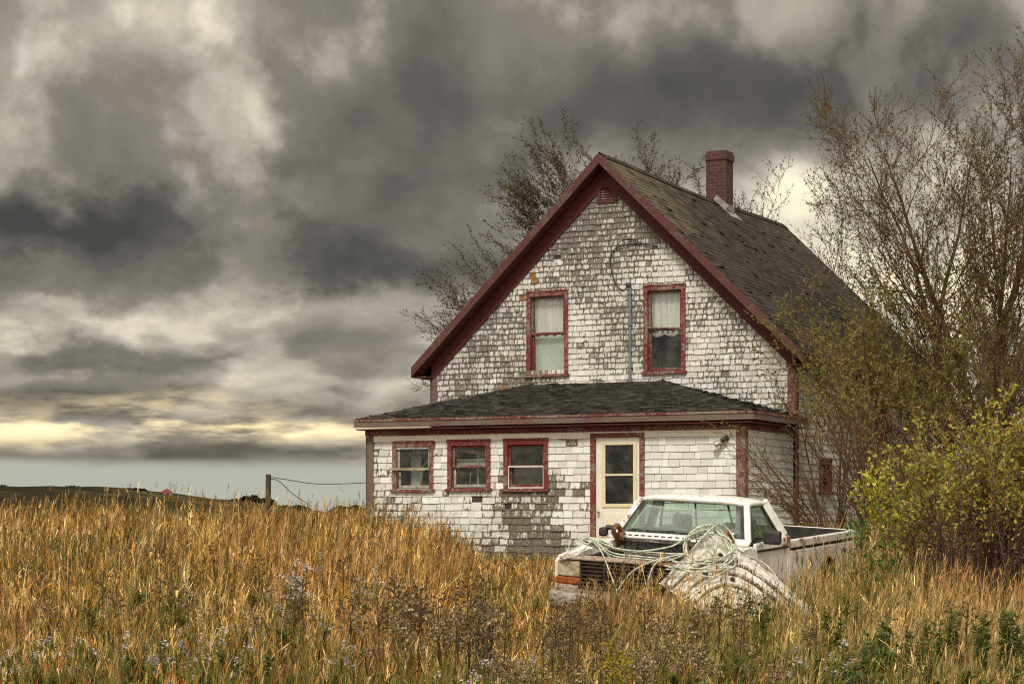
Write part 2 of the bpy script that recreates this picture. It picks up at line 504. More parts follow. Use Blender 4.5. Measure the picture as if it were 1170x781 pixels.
# plain walls that face away
mb = MB()
mb.span(W0, W0+.13, .135, LEN-.135, -.2, 4.05)
mb.prism([(W0,-.2),(0,-.2),(0,4.03),(XC,7.8),(W0,4.03)], LEN-.13, LEN)
mb.span(-7.50,-7.38,-DEP+.135,-.002,-.2,2.68)
mb.span(W0,0,.0,.13,-.2,2.595)
mb.build('rear_wall', M['sheath'], house)
mb = MB(); mb.span(W0+.14,-.14,.14,LEN-.14,2.72,2.82); mb.span(-7.36,-.15,-DEP+.14,-.01,.12,.20); mb.span(W0+.14,-.14,.14,LEN-.14,.12,.2)
mb.build('floor', M['dark'], house)

# ---- roof
sag = lambda y: -.07*math.sin(math.pi*min(max(y/LEN,0),1))**2
def tabs(mb, O, E, S, Nn, rows, exp, ext, rr, wearfn, wr=(.22,.36), th=(.006,.016), curl=.0, sagf=None):
    """asphalt shingle tabs on a plane: E along the eave, S up the slope, Nn outward"""
    O, E, S, Nn = Vector(O), Vector(E), Vector(S), Vector(Nn)
    for r in range(rows):
        s0 = r*exp
        a, b = ext(s0+exp*.5)
        if b-a < .05: continue
        u = a - rr.random()*.15
        while u < b:
            w = rr.uniform(*wr)
            p, q = max(u, a)+.002, min(u+w, b)-.003
            u += w
            if q-p < .03: continue
            t = rr.uniform(*th); t2 = t
            if rr.random() < curl: t += rr.uniform(.01,.045)
            if rr.random() < curl: t2 += rr.uniform(.01,.035)
            j = (rr.random()-.5)*.02
            base = len(mb.v)
            def P(uu, ss, nn):
                v = O+E*uu+S*ss+Nn*nn
                if sagf: v = v + Vector((0,0,sagf(v.y)))
                return tuple(v)
            mb.v += [P(p,s0+j,t), P(q,s0+j*.3,t2), P(q,s0+exp+.02,.003), P(p,s0+exp+.02,.003), P(p,s0+j,0), P(q,s0+j*.3,0)]
            k = dict(rnd=rr.random(), wear=wearfn((p+q)/2, s0))
            mb.face((base,base+1,base+2,base+3), **k); mb.face((base,base+4,base+5,base+1), **k)
            mb.face((base+1,base+5,base+2), **k); mb.face((base,base+3,base+4), **k)

roof = None
SL = math.hypot(OVH-XC, ZA-ZE); cs, sn = (OVH-XC)/SL, (ZA-ZE)/SL
mb = MB()
Y0, Y1 = -.36, LEN+.25
tt = .11
NS = 14
for side in (1, -1):
    ex = XC + side*(OVH-XC)
    for i in range(NS):               # slab follows the sag of the ridge
        ya, yb = Y0+(Y1-Y0)*i/NS, Y0+(Y1-Y0)*(i+1)/NS
        qs = []
        for y in (ya, yb):
            g = sag(y)
            qs.append([(ex,y,ZE+g), (XC,y,ZA+g), (XC,y,ZA-tt/cs+g), (ex,y,ZE-tt/cs+g)])
        A, B = qs
        b = len(mb.v); mb.v += A+B
        for f_ in ((0,4,5,1),(2,6,7,3),(3,7,4,0)): mb.face([b+q for q in f_], rnd=.4, wear=0)
        if i == 0: mb.face((b,b+1,b+2,b+3), rnd=.4, wear=0)
        if i == NS-1: mb.face((b+7,b+6,b+5,b+4), rnd=.4, wear=0)
rr = random.Random(5)
nrow = int(SL/.135)
def roofmoss(u, s): 
    # moss and lichen thrive by the ridge and the front verge
    k = .46*float(smooth(1.8, SL, s)) + .55*float(smooth(5.5, 0.2, u))*float(smooth(1.0,3.8,s)) + .25*float(smooth(8.5,10.5,u))*float(smooth(2,4,s))
    return k - .10 + rr.uniform(-.15,.15)
for side in (1, -1):
    O = (XC+side*(OVH-XC), Y0, ZE+.006); S = (-side*cs, 0, sn); Nn = (side*sn, 0, cs)
    tabs(mb, O, (0,1,0), S, Nn, nrow+1, .135, lambda s: (0, Y1-Y0) if s < SL else (0,0), rr, roofmoss, sagf=sag, curl=.03)
# ridge caps
y = Y0
while y < Y1-.1:
    g = sag(y)
    for side in (1,-1):
        b = len(mb.v)
        mb.v += [(XC,y,ZA+.035+g),(XC+side*.13,y,ZA-.10+g+.02),(XC+side*.13,y+.26,ZA-.10+g+.01),(XC,y+.26,ZA+.02+g)]
        mb.face((b,b+1,b+2,b+3), rnd=rr.random(), wear=.5)
    y += .22
roof = mb.build('roof', M['roof'], house, recalc=False)

# chimney, flashing, vent pipe (sub-parts of the roof)
mb = MB()
cx, cy, c0, c1 = XC, 6.25, 7.3, 9.06
mb.span(cx-.23,cx+.23,cy-.23,cy+.23,c0,c1-.2)
mb.span(cx-.255,cx+.255,cy-.255,cy+.255,c1-.2,c1-.06)
mb.span(cx-.235,cx+.235,cy-.235,cy+.235,c1-.06,c1)
mb.build('chimney', M['brick'], roof)
mb = MB()
for side in (1,-1):
    p = [(cx+side*.02, cy-.36), (cx+side*.42, cy-.36)]
    b = len(mb.v)
    zz = lambda x: ZA - abs(x-XC)*pitch + sag(cy) + .035
    mb.v += [(cx+side*.0,cy-.38,zz(cx)),(cx+side*.40,cy-.34,zz(cx+.40)),(cx+side*.42,cy+.36,zz(cx+.42)),(cx,cy+.38,zz(cx))]
    mb.face((b,b+1,b+2,b+3))
mb.beam((cx-.02,cy-.25,ZA+.03),(cx+.27,cy-.25,ZA-.22),.02,.14); mb.beam((cx+.25,cy-.25,ZA-.19),(cx+.25,cy+.25,ZA-.19),.02,.14)
mb.build('flashing', M['flash'], roof)
mb = MB(); vx, vy = -.55, 1.9
vz = ZA-abs(vx-XC)*pitch
mb.tube([(vx,vy,vz-.1),(vx,vy,vz+.38)], .055, 10)
mb.build('vent_pipe', principled('rusty stack', (.035,.025,.02), .8), roof)

# verge: bargeboards, soffit, frieze
def rake(mb, y0, y1, d0, d1, x_end_pad=0.0):
    """boards under the roof slope from depth d0 to d1 (measured square to the slope)"""
    for side in (1,-1):
        ex = XC + side*(OVH-XC+x_end_pad)
        zt = lambda x: ZA - abs(x-XC)*pitch
        a, b = d0/cs, d1/cs
        poly = [(ex, zt(ex)-a), (XC, ZA-a), (XC, ZA-b), (ex, zt(ex)-b)]
        mb.prism(poly if side < 0 else poly[::-1], y0, y1)
mb = MB(); rake(mb, Y0-.035, Y0-.002, -.005, .135); mb.build('bargeboard', M['brownred'], house)
mb = MB(); rake(mb, Y0+.002, -.03, tt+.004, tt+.03); mb.build('soffit', M['red_deep'], house)
mb = MB(); rake(mb, -.055, -.028, tt+.034, tt+.27, -OVH+.02); mb.build('frieze_board', M['red_deep'], house)
# side eave
mb = MB(); mb.span(OVH-.015, OVH+.02, Y0, Y1, ZE-.20, ZE-.03); mb.build('eave_fascia', M['brownred'], house)
mb = MB(); mb.span(.02, OVH-.018, Y0+.05, Y1, ZE-.20, ZE-.175); mb.build('eave_soffit', M['brownred'], house)
mb = MB(); mb.span(XC-(OVH-XC)-.02, XC-(OVH-XC)+.015, Y0, Y1, ZE-.20, ZE-.03)
mb.span(W0-.30,W0+.02,Y0+.05,Y1,ZE-.20,ZE-.175); mb.build('eave_fascia', M['brownred'], house)

# corner boards
mb = MB(); mb.span(-.13,.035,-.045,-.02,2.60,4.0); mb.span(.018,.045,-.045,.12,-.2,3.84)
mb.build('corner_board', M['red'], house, bevel=.004)
mb = MB(); mb.span(W0-.03,W0+.12,-.045,-.02,2.7,3.9); mb.span(W0-.035,W0-.0,-.045,.12,2.7,3.9)
mb.build('corner_board', M['greyboard'], house, bevel=.004)
mb = MB(); mb.span(-.125,.035,-DEP-.045,-DEP-.02,-.2,2.55); mb.span(.018,.042,-DEP-.045,-DEP+.12,-.2,2.55)
mb.build('corner_board', M['red_worn'], house, bevel=.004)
mb = MB(); mb.span(-7.53,-7.38,-DEP-.045,-DEP-.02,-.2,2.55); mb.span(-7.54,-7.505,-DEP-.045,-DEP+.12,-.2,2.55)
mb.build('corner_board', M['greyboard'], house, bevel=.004)

# ---- porch roof: hipped lean-to
PE = 2.85; PT = 3.63; PY = -DEP-.27; PXL, PXR = -7.62, .25; TL, TR = -5.36, -2.66
mb = MB()
A,B,C_,D_ = (PXL,PY,PE),(PXR,PY,PE),(TR,-.02,PT),(TL,-.02,PT)
E_,F_ = (PXR,-.02,PE),(PXL,-.02,PE)
b = len(mb.v); mb.v += [A,B,C_,D_,E_,F_]
for f_ in ((0,1,2,3),(1,4,2),(0,3,5),(0,5,4,1)): mb.face([b+q for q in f_], rnd=.3, wear=0)
rr = random.Random(9)
S = Vector((0,-.02-PY,PT-PE)); SLp = S.length; S.normalize(); Nn = Vector((0,-S.z,S.y))
def pext(s):
    t = min(s/SLp,1); return (PXL+(TL-PXL)*t, PXR+(TR-PXR)*t)
pw = lambda u, s: .12+.55*float(smooth(.9,.2,abs(u+3.2)))*float(smooth(2.2,3.0,s))
tabs(mb, (0,PY,PE+.004), (1,0,0), S, Nn, int(SLp/.102), .102, pext, rr, pw, wr=(.13,.28), th=(.008,.026), curl=.28)
S2 = Vector((TR-PXR,0,PT-PE)); SL2 = S2.length; S2.normalize(); N2_ = Vector((-S2.z,0,S2.x)); N2_ = N2_ if N2_.z > 0 else -N2_
tabs(mb, (PXR,PY,PE+.004), (0,1,0), S2, N2_, int(SL2/.102), .102, lambda s: ((-PY-.02)*min(s/SL2,1), -PY-.02), rr, pw, wr=(.18,.34), th=(.008,.022), curl=.22)
# hip caps
for (p, q) in ((A,D_),(B,C_)):
    p, q = Vector(p), Vector(q); d = q-p; L = d.length; d.normalize(); sd = d.cross(Vector((0,0,1))).normalized()
    t = 0
    while t < L-.05:
        b = len(mb.v); z1 = Vector((0,0,.03+rr.random()*.015)); z2 = Vector((0,0,-.02))
        c0_, c1_ = p+d*t, p+d*min(t+.26,L)
        mb.v += [tuple(c0_+z1),tuple(c1_+z1*.5),tuple(c1_+sd*.12+z2*.6),tuple(c0_+sd*.12+z2*.4),tuple(c1_-sd*.12+z2*.6),tuple(c0_-sd*.12+z2*.4)]
        k = dict(rnd=rr.random(), wear=.2)
        mb.face((b,b+1,b+2,b+3), **k); mb.face((b,b+5,b+4,b+1), **k); t += .2
prf = mb.build('porch_roof', M['porchroof'], house, recalc=False)
mb = MB(); mb.span(PXL-.03,PXR+.005,PY-.03,PY-.003,PE-.145,PE-.035); mb.span(PXR+.008,PXR+.035,PY-.03,-.05,PE-.145,PE-.035)
mb.build('fascia', M['greyboard'], prf, bevel=.004)
mb = MB(); mb.span(PXL-.04,PXR+.04,PY-.045,PY-.002,PE-.033,PE+.006); mb.span(PXR+.003,PXR+.045,PY-.002,-.05,PE-.033,PE+.006)
mb.build('drip_edge', M['red_worn'], prf)
mb = MB(); mb.span(PXL+.0,PXR,PY+.0,-.06,PE-.19,PE-.168); mb.build('porch_soffit', M['red_deep'], prf)
mb = MB(); mb.span(-7.55,.05,-DEP-.05,-DEP-.018,2.555,2.655); mb.span(.018,.05,-DEP-.016,-.03,2.555,2.655)
mb.build('frieze_board', M['red'], house, bevel=.003)
mb = MB(); mb.span(-7.38,-.126,-DEP-.030,-DEP-.015,2.44,2.553); mb.build('frieze_board', M['cream'], house)

# ---- windows
def window(w, y, meet, tw=.085, frame=M['red'], sash=M['red'], low=None, sill=True, axis='front', stormgrey=False):
    """trim frame with two sashes; returns the frame object so that curtains can hang under it"""
    x0,x1,z0,z1 = w
    def sp(mb, a,b,c,d,e,f):           # x range, outward depth range, z range
        if axis == 'front': mb.span(a,b, y-d, y-c, e,f)
        else: mb.span(y+c, y+d, a,b, e,f)
    mb = MB()
    sp(mb,x0,x0+tw,-.10,.045,z0+.03,z1); sp(mb,x1-tw,x1,-.10,.045,z0+.03,z1)
    sp(mb,x0-.01,x1+.01,-.10,.055,z1+.0005,z1+.035); sp(mb,x0+tw,x1-tw,-.10,.043,z1-tw,z1-.001)
    sp(mb,x0-.03,x1+.03,-.10,.075,z0-.03,z0+.028)
    fr = mb.build('window', frame, house, bevel=.004)
    a,b,c,d = x0+tw+.002, x1-tw-.002, z0+.03, z1-tw-.002
    zm = c+(d-c)*meet; t = .042
    for nm, e, f, dp in (('sash', zm-.012, d, -.015), ('sash', c, zm+.012, -.058)):
        mb = MB(); lo = t*1.7 if e == c else t
        sp(mb,a,a+t,dp-.04,dp,e,f); sp(mb,b-t,b,dp-.04,dp,e,f); sp(mb,a+t,b-t,dp-.04,dp-.001,f-t*.7,f); sp(mb,a+t,b-t,dp-.04,dp-.001,e,e+lo)
        sm = (low if (e == c and low) else sash)
        so = mb.build(nm, sm, fr, bevel=.003)
        mb = MB(); sp(mb,a+t*.6,b-t*.6,dp-.023,dp-.017,e+lo*.6,f-t*.4); mb.build('pane', M['glass'], fr)
    return fr, (a,b,c,d,zm)

def drape(parent, x0, x1, z0, z1, y, mat, folds=5, amp=.02, name='curtain', bottom=None, gather=0):
    mb = MB()
    def fn(u, v):
        z = z1+(z0-z1)*v
        if bottom: z = z1+(bottom(u)-z1)*v
        x = x0+(x1-x0)*u
        if gather: x = x + gather*math.sin(u*math.pi*2)*v*.04
        return (x, y+amp*math.sin(u*folds*2*math.pi+2.2*v)*(.3+.7*v)+.02*v, z)
    mb.grid(fn, 40, 12)
    return mb.build(name, mat, parent, smooth_sh=True, solid=.003)

# gable left: shade above, blue-green blind below
fr,(a,b,c,d,zm) = window(UP[0], 0, .52)
drape(fr,a,b,zm-.02,d,.15,M['curtain'],4,.018); drape(fr,a,b,c,zm+.02,.17,M['blind'],2,.006,'blind')
# gable right: draped curtain above, dark below with a scalloped valance
fr,(a,b,c,d,zm) = window(UP[1], 0, .52)
drape(fr,a,b,zm-.03,d,.15,M['curtain'],5,.025,gather=1)
drape(fr,a,b,0,zm+.05,.17,M['curtain'],6,.02,'valance',bottom=lambda u: zm-.08-.05*abs(math.sin(u*math.pi*2.3+.4)))
mb = MB(); mb.beam((a,-.01,zm+.045),(b,-.01,zm-.0),.03,.028); mb.build('loose_rail', M['red'], fr)
# porch windows
fr,(a,b,c,d,zm) = window(PW[0], -DEP, .47, frame=M['red_worn'], sash=M['greysash'])
mb = MB(); mb.span(a+.02,a+.24,-DEP+.5,-DEP+.52,c,d); mb.build('curtain', M['blind'], fr)
mb = MB()
mb.beam((a+.1,-DEP+.3,d-.12),(b-.02,-DEP+.28,d-.06),.02,.03); mb.beam((b-.03,-DEP+.25,d-.1),(a+.32,-DEP+.3,zm-.02),.02,.035)
mb.beam((a-.13,-DEP-.075,zm+.01),(b-.05,-DEP-.070,zm-.005),.02,.04); mb.beam((a+.33,-DEP+.3,c),(a+.40,-DEP+.3,zm+.1),.02,.03)
mb.build('loose_stick', principled('bare sticks', (.30,.24,.15), .8, var=.3), fr)
fr,(a,b,c,d,zm) = window(PW[1], -DEP, .5, sash=M['red_worn'], low=M['greysash'])
mb = MB(); mb.beam((a,-DEP+.16,d-.05),(b,-DEP+.16,d-.17),.02,.07); mb.build('fallen_board', M['red_worn'], fr)
mb = MB(); mb.span(a,b,-DEP+.16,-DEP+.17,zm+.13,zm+.15); mb.span(.5*(a+b)+.08,.5*(a+b)+.10,-DEP+.17,-DEP+.18,c,d-.1)
mb.span(a,b,-DEP+.2,-DEP+.21,zm+.02,zm+.12); mb.build('inner_bar', M['greysash'], fr)
mb = MB()
for q in (.10,.2,.36,.62): mb.beam((a+q,-DEP+.3,c-.1),(a+q+.03,-DEP+.3,c+.2+.1*math.sin(q*40)),.02,.02)
mb.build('loose_stick', M['greysash'], fr)
fr,(a,b,c,d,zm) = window(PW[2], -DEP, .5, low=M['red_worn'])
drape(fr,a,b,c,zm,.25-DEP,principled('grey brown blanket',(.09,.08,.075),.9),3,.03)
mb = MB(); mb.span(a,b,-DEP-.02,-DEP-.010,zm-.012,zm+.016); mb.span(a,a+.02,-DEP-.02,-DEP-.01,c,zm-.013); mb.span(b-.02,b,-DEP-.02,-DEP-.01,c,zm-.013); mb.span(a+.021,b-.021,-DEP-.02,-DEP-.01,c,c+.022)
mb.build('screen_frame', principled('pale screen frame',(.60,.57,.5),.6,var=.1), fr)
for w in SIDEW:
    window(w, 0, .5, tw=.07, axis='side')

# attic vent
mb = MB(); x0,x1,z0,z1 = VENT
mb.span(x0,x0+.07,-.045,.05,z0,z1); mb.span(x1-.07,x1,-.045,.05,z0,z1); mb.span(x0+.07,x1-.07,-.044,.05,z1-.06,z1); mb.span(x0+.07,x1-.07,-.044,.05,z0,z0+.06)
vt = mb.build('attic_vent', M['brownred'], house, bevel=.003)
mb = MB()
for k in range(5):
    z = z0+.085+k*.048
    mb.beam((x0+.07,-.01,z),(x1-.07,-.01,z),.035,.018,up=(0,-.7,.7))
mb.span(x0+.07,x1-.07,.05,.06,z0+.05,z1-.05)
mb.build('slat', M['red_worn'], vt)

# door
x0,x1,z0,z1 = DOOR; y = -DEP
mb = MB(); mb.span(x0,x0+.095,y-.045,y+.10,z0,z1); mb.span(x1-.095,x1,y-.045,y+.10,z0,z1); mb.span(x0+.095,x1-.095,y-.043,y+.10,z1-.085,z1-.001)
df = mb.build('door_frame', M['red'], house, bevel=.004)
a,b = x0+.10, x1-.10; wz0,wz1 = 1.22,2.34; wa,wb = a+.14,b-.08
mb = MB(); dy0,dy1 = y-.005,y+.035
mb.span(a,wa,dy0,dy1,z0+.05,z1-.09); mb.span(wb,b,dy0,dy1,z0+.05,z1-.09); mb.span(wa,wb,dy0+.001,dy1,wz1,z1-.09); mb.span(wa,wb,dy0+.001,dy1,z0+.05,wz0)
mb.span(wa+.02,wb-.02,dy0-.010,dy0-.0015,wz0-.50,wz0-.13)
door = mb.build('door', M['cream'], df, bevel=.003)
mb = MB(); t=.045; yy0,yy1 = y-.022,y+.01; wm=(wz0+wz1)/2
mb.span(wa-.02,wa+t,yy0,yy1,wz0-.02,wz1+.02); mb.span(wb-t,wb+.02,yy0,yy1,wz0-.02,wz1+.02); mb.span(wa+t,wb-t,yy0+.001,yy1,wz1-t*.6,wz1+.019); mb.span(wa+t,wb-t,yy0+.001,yy1,wz0-.019,wz0+t); mb.span(wa+t,wb-t,yy0+.002,yy1,wm-.018,wm+.018)
mb.build('window_moulding', M['creamtrim'], df, bevel=.003)
mb = MB(); mb.span(wa+t*.5,wb-t*.5,y+.012,y+.018,wz0,wz1); mb.build('pane', M['glass'], df)
mb = MB(); mb.tube([(a+.07,y-.005,1.12),(a+.07,y-.06,1.12)],.012,8); mb.lathe([(.0,0),(.028,.005),(.032,.02),(.02,.035),(0,.04)],(a+.07,y-.055,1.12),(0,-1,0),12)
mb.build('handle', M['metal'], df)
mb = MB(); mb.span(x0-.1,x1+.1,y-.5,y-.06,-.2,.18); mb.build('door_step', M['greyboard'], house, bevel=.01)

# flood lamp by the corner
mb = MB(); p = Vector((-.30,-DEP-.02,2.40)); mb.lathe([(.05,0),(.05,.02),(.02,.03),(0,.03)],p,(0,-1,0),14)
q = p+Vector((0,-.06,0)); mb.tube([p+Vector((0,-.02,0)),q],.014,8)
dr = Vector((-.75,-.35,-.55)).normalized()
mb.lathe([(.028,-.02),(.04,0),(.042,.09),(.034,.10),(0,.10)],q,dr,14)
fl = mb.build('flood_lamp', M['cable'], house, smooth_sh=False)
mb = MB(); mb.lathe([(.03,.10),(.035,.13),(.062,.20),(.062,.215),(.045,.235),(0,.245)],q,dr,16); mb.build('bulb', principled('silvered bulb',(.6,.6,.58),.15,.7), fl, smooth_sh=True)

# electric mast and slack service cable
mb = MB(); mb.tube([(-3.29,-.06,3.60),(-3.29,-.06,5.45)],.030,10)
for z in (3.9,4.7,5.3): mb.span(-3.335,-3.245,-.095,-.012,z,z+.03)
cd = mb.build('conduit', M['pipe'], house, smooth_sh=False)
mb = MB(); mb.lathe([(.03,0),(.045,.01),(.045,.06),(.03,.09),(0,.10)],(-3.29,-.065,5.44),(-.35,-.15,1),12); mb.build('weatherhead', principled('dark cast cap',(.07,.06,.05),.7), cd, smooth_sh=True)
pts = [(-3.30,-.11,5.50),(-3.36,-.12,5.40),(-3.45,-.10,5.38),(-3.60,-.06,5.55),(-3.68,-.05,5.78),(-3.70,-.05,5.95),(-3.66,-.05,6.14),(-3.52,-.06,6.23),(-3.32,-.05,6.27),(-3.10,-.05,6.27),(-2.90,-.05,6.23),(-2.72,-.04,6.20)]
mb = MB(); mb.tube(catmull(pts,6),.013,6); mb.tube(catmull([(-3.6,-.05,6.2),(-3.5,-.07,6.32),(-3.3,-.05,6.36),(-3.05,-.05,6.29)],6),.009,5)
mb.build('service_cable', M['cable'], cd)
# ------------------------------------------------------------------ the pickup truck
# local: +x driver's side (right in the photo), +y towards the tail, z up; root at the middle of the wheelbase
TR_POS = Vector((2.43, 25.78, 0.21))
truck = empty('pickup_truck', TR_POS, R(-28),
    label='abandoned white pickup truck with its hood removed, parked in front of the farmhouse', cat='truck')
truck.rotation_euler = (Matrix.Rotation(R(-28),3,'Z') @ Matrix.Rotation(R(2.6),3,'X') @ Matrix.Rotation(R(3.4),3,'Y')).to_euler()

def car_paint():
    m, nt, b = new_mat('dirty white truck paint')
    n1 = nt.noise(nt.obj(), 2.2, 5, .6); n2 = nt.noise(nt.obj((1,1,.35)), 14, 5, .7); n3 = nt.noise(nt.obj(), 55, 3, .6)
    c = nt.mix(nt.sstep(n2, .4, .75), (.80,.78,.73), (.60,.56,.48))
    sp = nt.add('ShaderNodeSeparateXYZ'); tc = nt.add('ShaderNodeTexCoord'); nt.l.new(tc.outputs['Object'], sp.inputs[0])
    k = nt.m('ADD', nt.m('ADD', nt.m('MULTIPLY', n1, .55), nt.m('MULTIPLY', n2, .45)), nt.m('MULTIPLY', n3, .12))
    c = nt.mix(nt.sstep(k, .595, .68), c, (.23,.085,.030))
    nt.put(b.inputs['Base Color'], c); b.inputs['Roughness'].default_value = .38
    b.inputs['Coat Weight'].default_value = .15
    return m
M['paint'] = car_paint()
M['rust'] = principled('rusty steel', (.20,.085,.035), .85, var=.6, vscale=12)
M['rustbeige'] = peeling('rusting pale steel', (.50,.42,.32), (.20,.075,.03), .5, (1,1,1), 9)
M['black'] = principled('faded black plastic', (.030,.027,.024), .6, var=.45, vscale=6)
M['engine'] = principled('grimy engine', (.045,.035,.028), .7, .2, var=.6, vscale=9)
M['tyre'] = principled('tyre rubber', (.03,.029,.027), .9)
M['chrome'] = peeling('dull bumper chrome', (.40,.37,.32), (.20,.10,.05), .5, (1,1,1), 8, .4)
M['amber'] = principled('amber lens', (.30,.085,.02), .35, var=.45, vscale=16)
M['lens'] = principled('hazed lamp lens', (.40,.34,.23), .25, var=.45, vscale=14)
M['seat'] = principled('grey seat vinyl', (.17,.16,.15), .7, var=.2)
M['rubber'] = M['black']

HW = .955
# side sheet metal: outlines in (y,z), with the wheel openings cut
def arch(cy, r, cz, a0, a1, n=10):
    return [(cy+r*math.cos(R(a0+(a1-a0)*i/n)), cz+r*math.sin(R(a0+(a1-a0)*i/n))) for i in range(n+1)]
FWY, RWY, WZ, WR = -1.62, 1.50, .36, .36
fend = [(-2.36,.62), (-2.06,.50)] + arch(FWY,.44,.44,172,8) + [(-1.02,.42),(-1.02,1.14),(-1.25,1.16),(-2.30,1.03),(-2.40,.96)]
bedp = [(.12,.42)] + [(1.05,.42)] + arch(RWY,.45,.44,176,4) + [(1.97,.46),(2.52,.52),(2.52,1.055),(.12,1.055)]
def side_sheet(mb, poly, x, th, lean=0.0):
    mb.prism(poly, x-th, x, axis='x')
for sx in (1,-1):
    mb = MB(); mb.prism(fend, sx*(HW-.035), sx*HW, axis='x')
    # fender top rail turned inwards
    mb.hexa([(sx*(HW-.20),-2.36,.955),(sx*(HW-.034),-2.38,.955),(sx*(HW-.034),-1.03,1.10),(sx*(HW-.20),-1.03,1.10),
             (sx*(HW-.20),-2.32,1.035),(sx*(HW-.034),-2.34,1.03),(sx*(HW-.034),-1.03,1.165),(sx*(HW-.20),-1.03,1.18)])
    mb.build('fender', M['paint'], truck, bevel=.02)
    mb = MB(); mb.prism(bedp, sx*(HW-.04), sx*HW, axis='x'); mb.build('bed_side', M['paint'], truck, bevel=.018)
    # upper rail above a dark groove
    mb = MB(); mb.span(sx*(HW-.06),sx*(HW+.008),.125,2.53,1.082,1.185)
    mb.build('bed_rail', M['paint'], truck, bevel=.016)
# bed interior
mb = MB(); mb.span(-.89,.89,.14,2.50,.60,.66); mb.span(-.892,-.85,.16,2.50,.661,1.172); mb.span(.85,.892,.16,2.50,.661,1.172); mb.span(-.848,.848,.14,.19,.661,1.19); mb.span(-.848,.848,2.44,2.486,.661,1.185)
for s in (-1,1): mb.span(s*.848,s*.62,RWY-.42,RWY+.42,.661,.90)
mb.build('bed_liner', M['black'], truck, bevel=.01)
mb = MB(); mb.span(-.90,.90,2.49,2.545,.56,1.19); mb.build('tailgate', M['paint'], truck, bevel=.018)
for s in (-1,1):
    mb = MB(); mb.span(s*.80,s*.945,2.546,2.56,.75,1.03); mb.build('tail_lamp', principled('red lamp lens',(.35,.02,.02),.25), truck, bevel=.008)

# cab lower body and doors
for sx in (1,-1):
    mb = MB()
    mb.prism([(-1.01,.42),(-.05,.42),(.02,.60),(.05,1.24),(-1.01,1.20)], sx*(HW-.05), sx*(HW-.002), axis='x')
    dr = mb.build('door', M['paint'], truck, bevel=.02)
    mb = MB(); mb.span(sx*(HW-.001),sx*(HW+.018),-.98,.03,1.10,1.125); mb.build('trim_strip', M['black'], dr)
    mb = MB(); mb.span(sx*(HW-.001),sx*(HW+.02),-.17,-.03,1.13,1.165); mb.build('handle', M['chrome'], dr, bevel=.006)
    # mirror on the front corner of the window
    mb = MB(); mb.span(sx*(HW+.05),sx*(HW+(.26 if sx>0 else .15)),-.97,-.86,1.20 if sx>0 else 1.16,1.36 if sx>0 else 1.27)
    mr = mb.build('mirror', M['black'], dr, bevel=.03)
    mb = MB(); mb.tube([(sx*(HW-.06),-.90,1.27),(sx*(HW+.07),-.91,1.27)],.03,8); mb.build('mirror_arm', M['black'], mr)
mb = MB()
mb.span(-HW+.052,HW-.052,.03,.115,.45,1.24)           # back of the cab
mb.span(-HW+.052,HW-.052,-1.0,.028,.42,.50)           # floor
mb.span(-HW+.17,HW-.17,-1.10,-1.03,.50,1.17)          # firewall
mb.span(HW-.055,HW,.054,.117,.44,1.24); mb.span(-HW,-HW+.055,.054,.117,.44,1.24)
cab = mb.build('cab_body', M['paint'], truck, bevel=.015)
# cowl below the windscreen
mb = MB()
def cowl(u,v):
    x = -.90+1.80*u; bow = .16*(1-(2*u-1)**2)
    return (x, -1.03-bow-.10*(1-v), 1.175+.055*v+.02*(1-(2*u-1)**2))
mb.grid(cowl, 20, 3); mb.build('cowl', M['paint'], truck, smooth_sh=True, solid=.03)
mb = MB()
for k in range(16):
    u = .12+.05*k; p = cowl(u,.35); q = cowl(u+.03,.35)
    mb.beam(Vector(p)+Vector((0,0,.019)),Vector(q)+Vector((0,0,.019)),.05,.006)
mb.build('cowl_grille', M['black'], truck)

# greenhouse
WB = lambda u: Vector((-.80+1.60*u, -.98-.17*(1-(2*u-1)**2), 1.235))
WT = lambda u: Vector((-.655+1.31*u, -.66-.07*(1-(2*u-1)**2), 1.625))
mb = MB(); mb.grid(lambda u,v: WB(.025+.95*u).lerp(WT(.03+.94*u), v), 16, 4)
ws = mb.build('windscreen', M['carglass'], truck, smooth_sh=True, solid=.006)
# rubber gasket round it
mb = MB()
loop = [WB(.01+.98*k/16) for k in range(17)] + [WT(.99-.98*k/16) for k in range(17)]
mb.tube([p+Vector((0,-.010,0)) for p in loop+loop[:1]], .014, 6); mb.build('gasket', M['black'], ws)
mb = MB()
for (u0,u1,h) in ((.10,.48,.05),(.52,.90,.05)):
    a, b = WB(u0), WB(u1).lerp(WT(u1),.10)
    mb.beam(a+Vector((0,-.03,-.005)),b+Vector((0,-.03,.02)),.014,.016); mb.beam(a+Vector((0,-.03,-.01)),a.lerp(b,.5)+Vector((0,-.035,.005)),.02,.02)
mb.build('wiper', M['black'], truck)
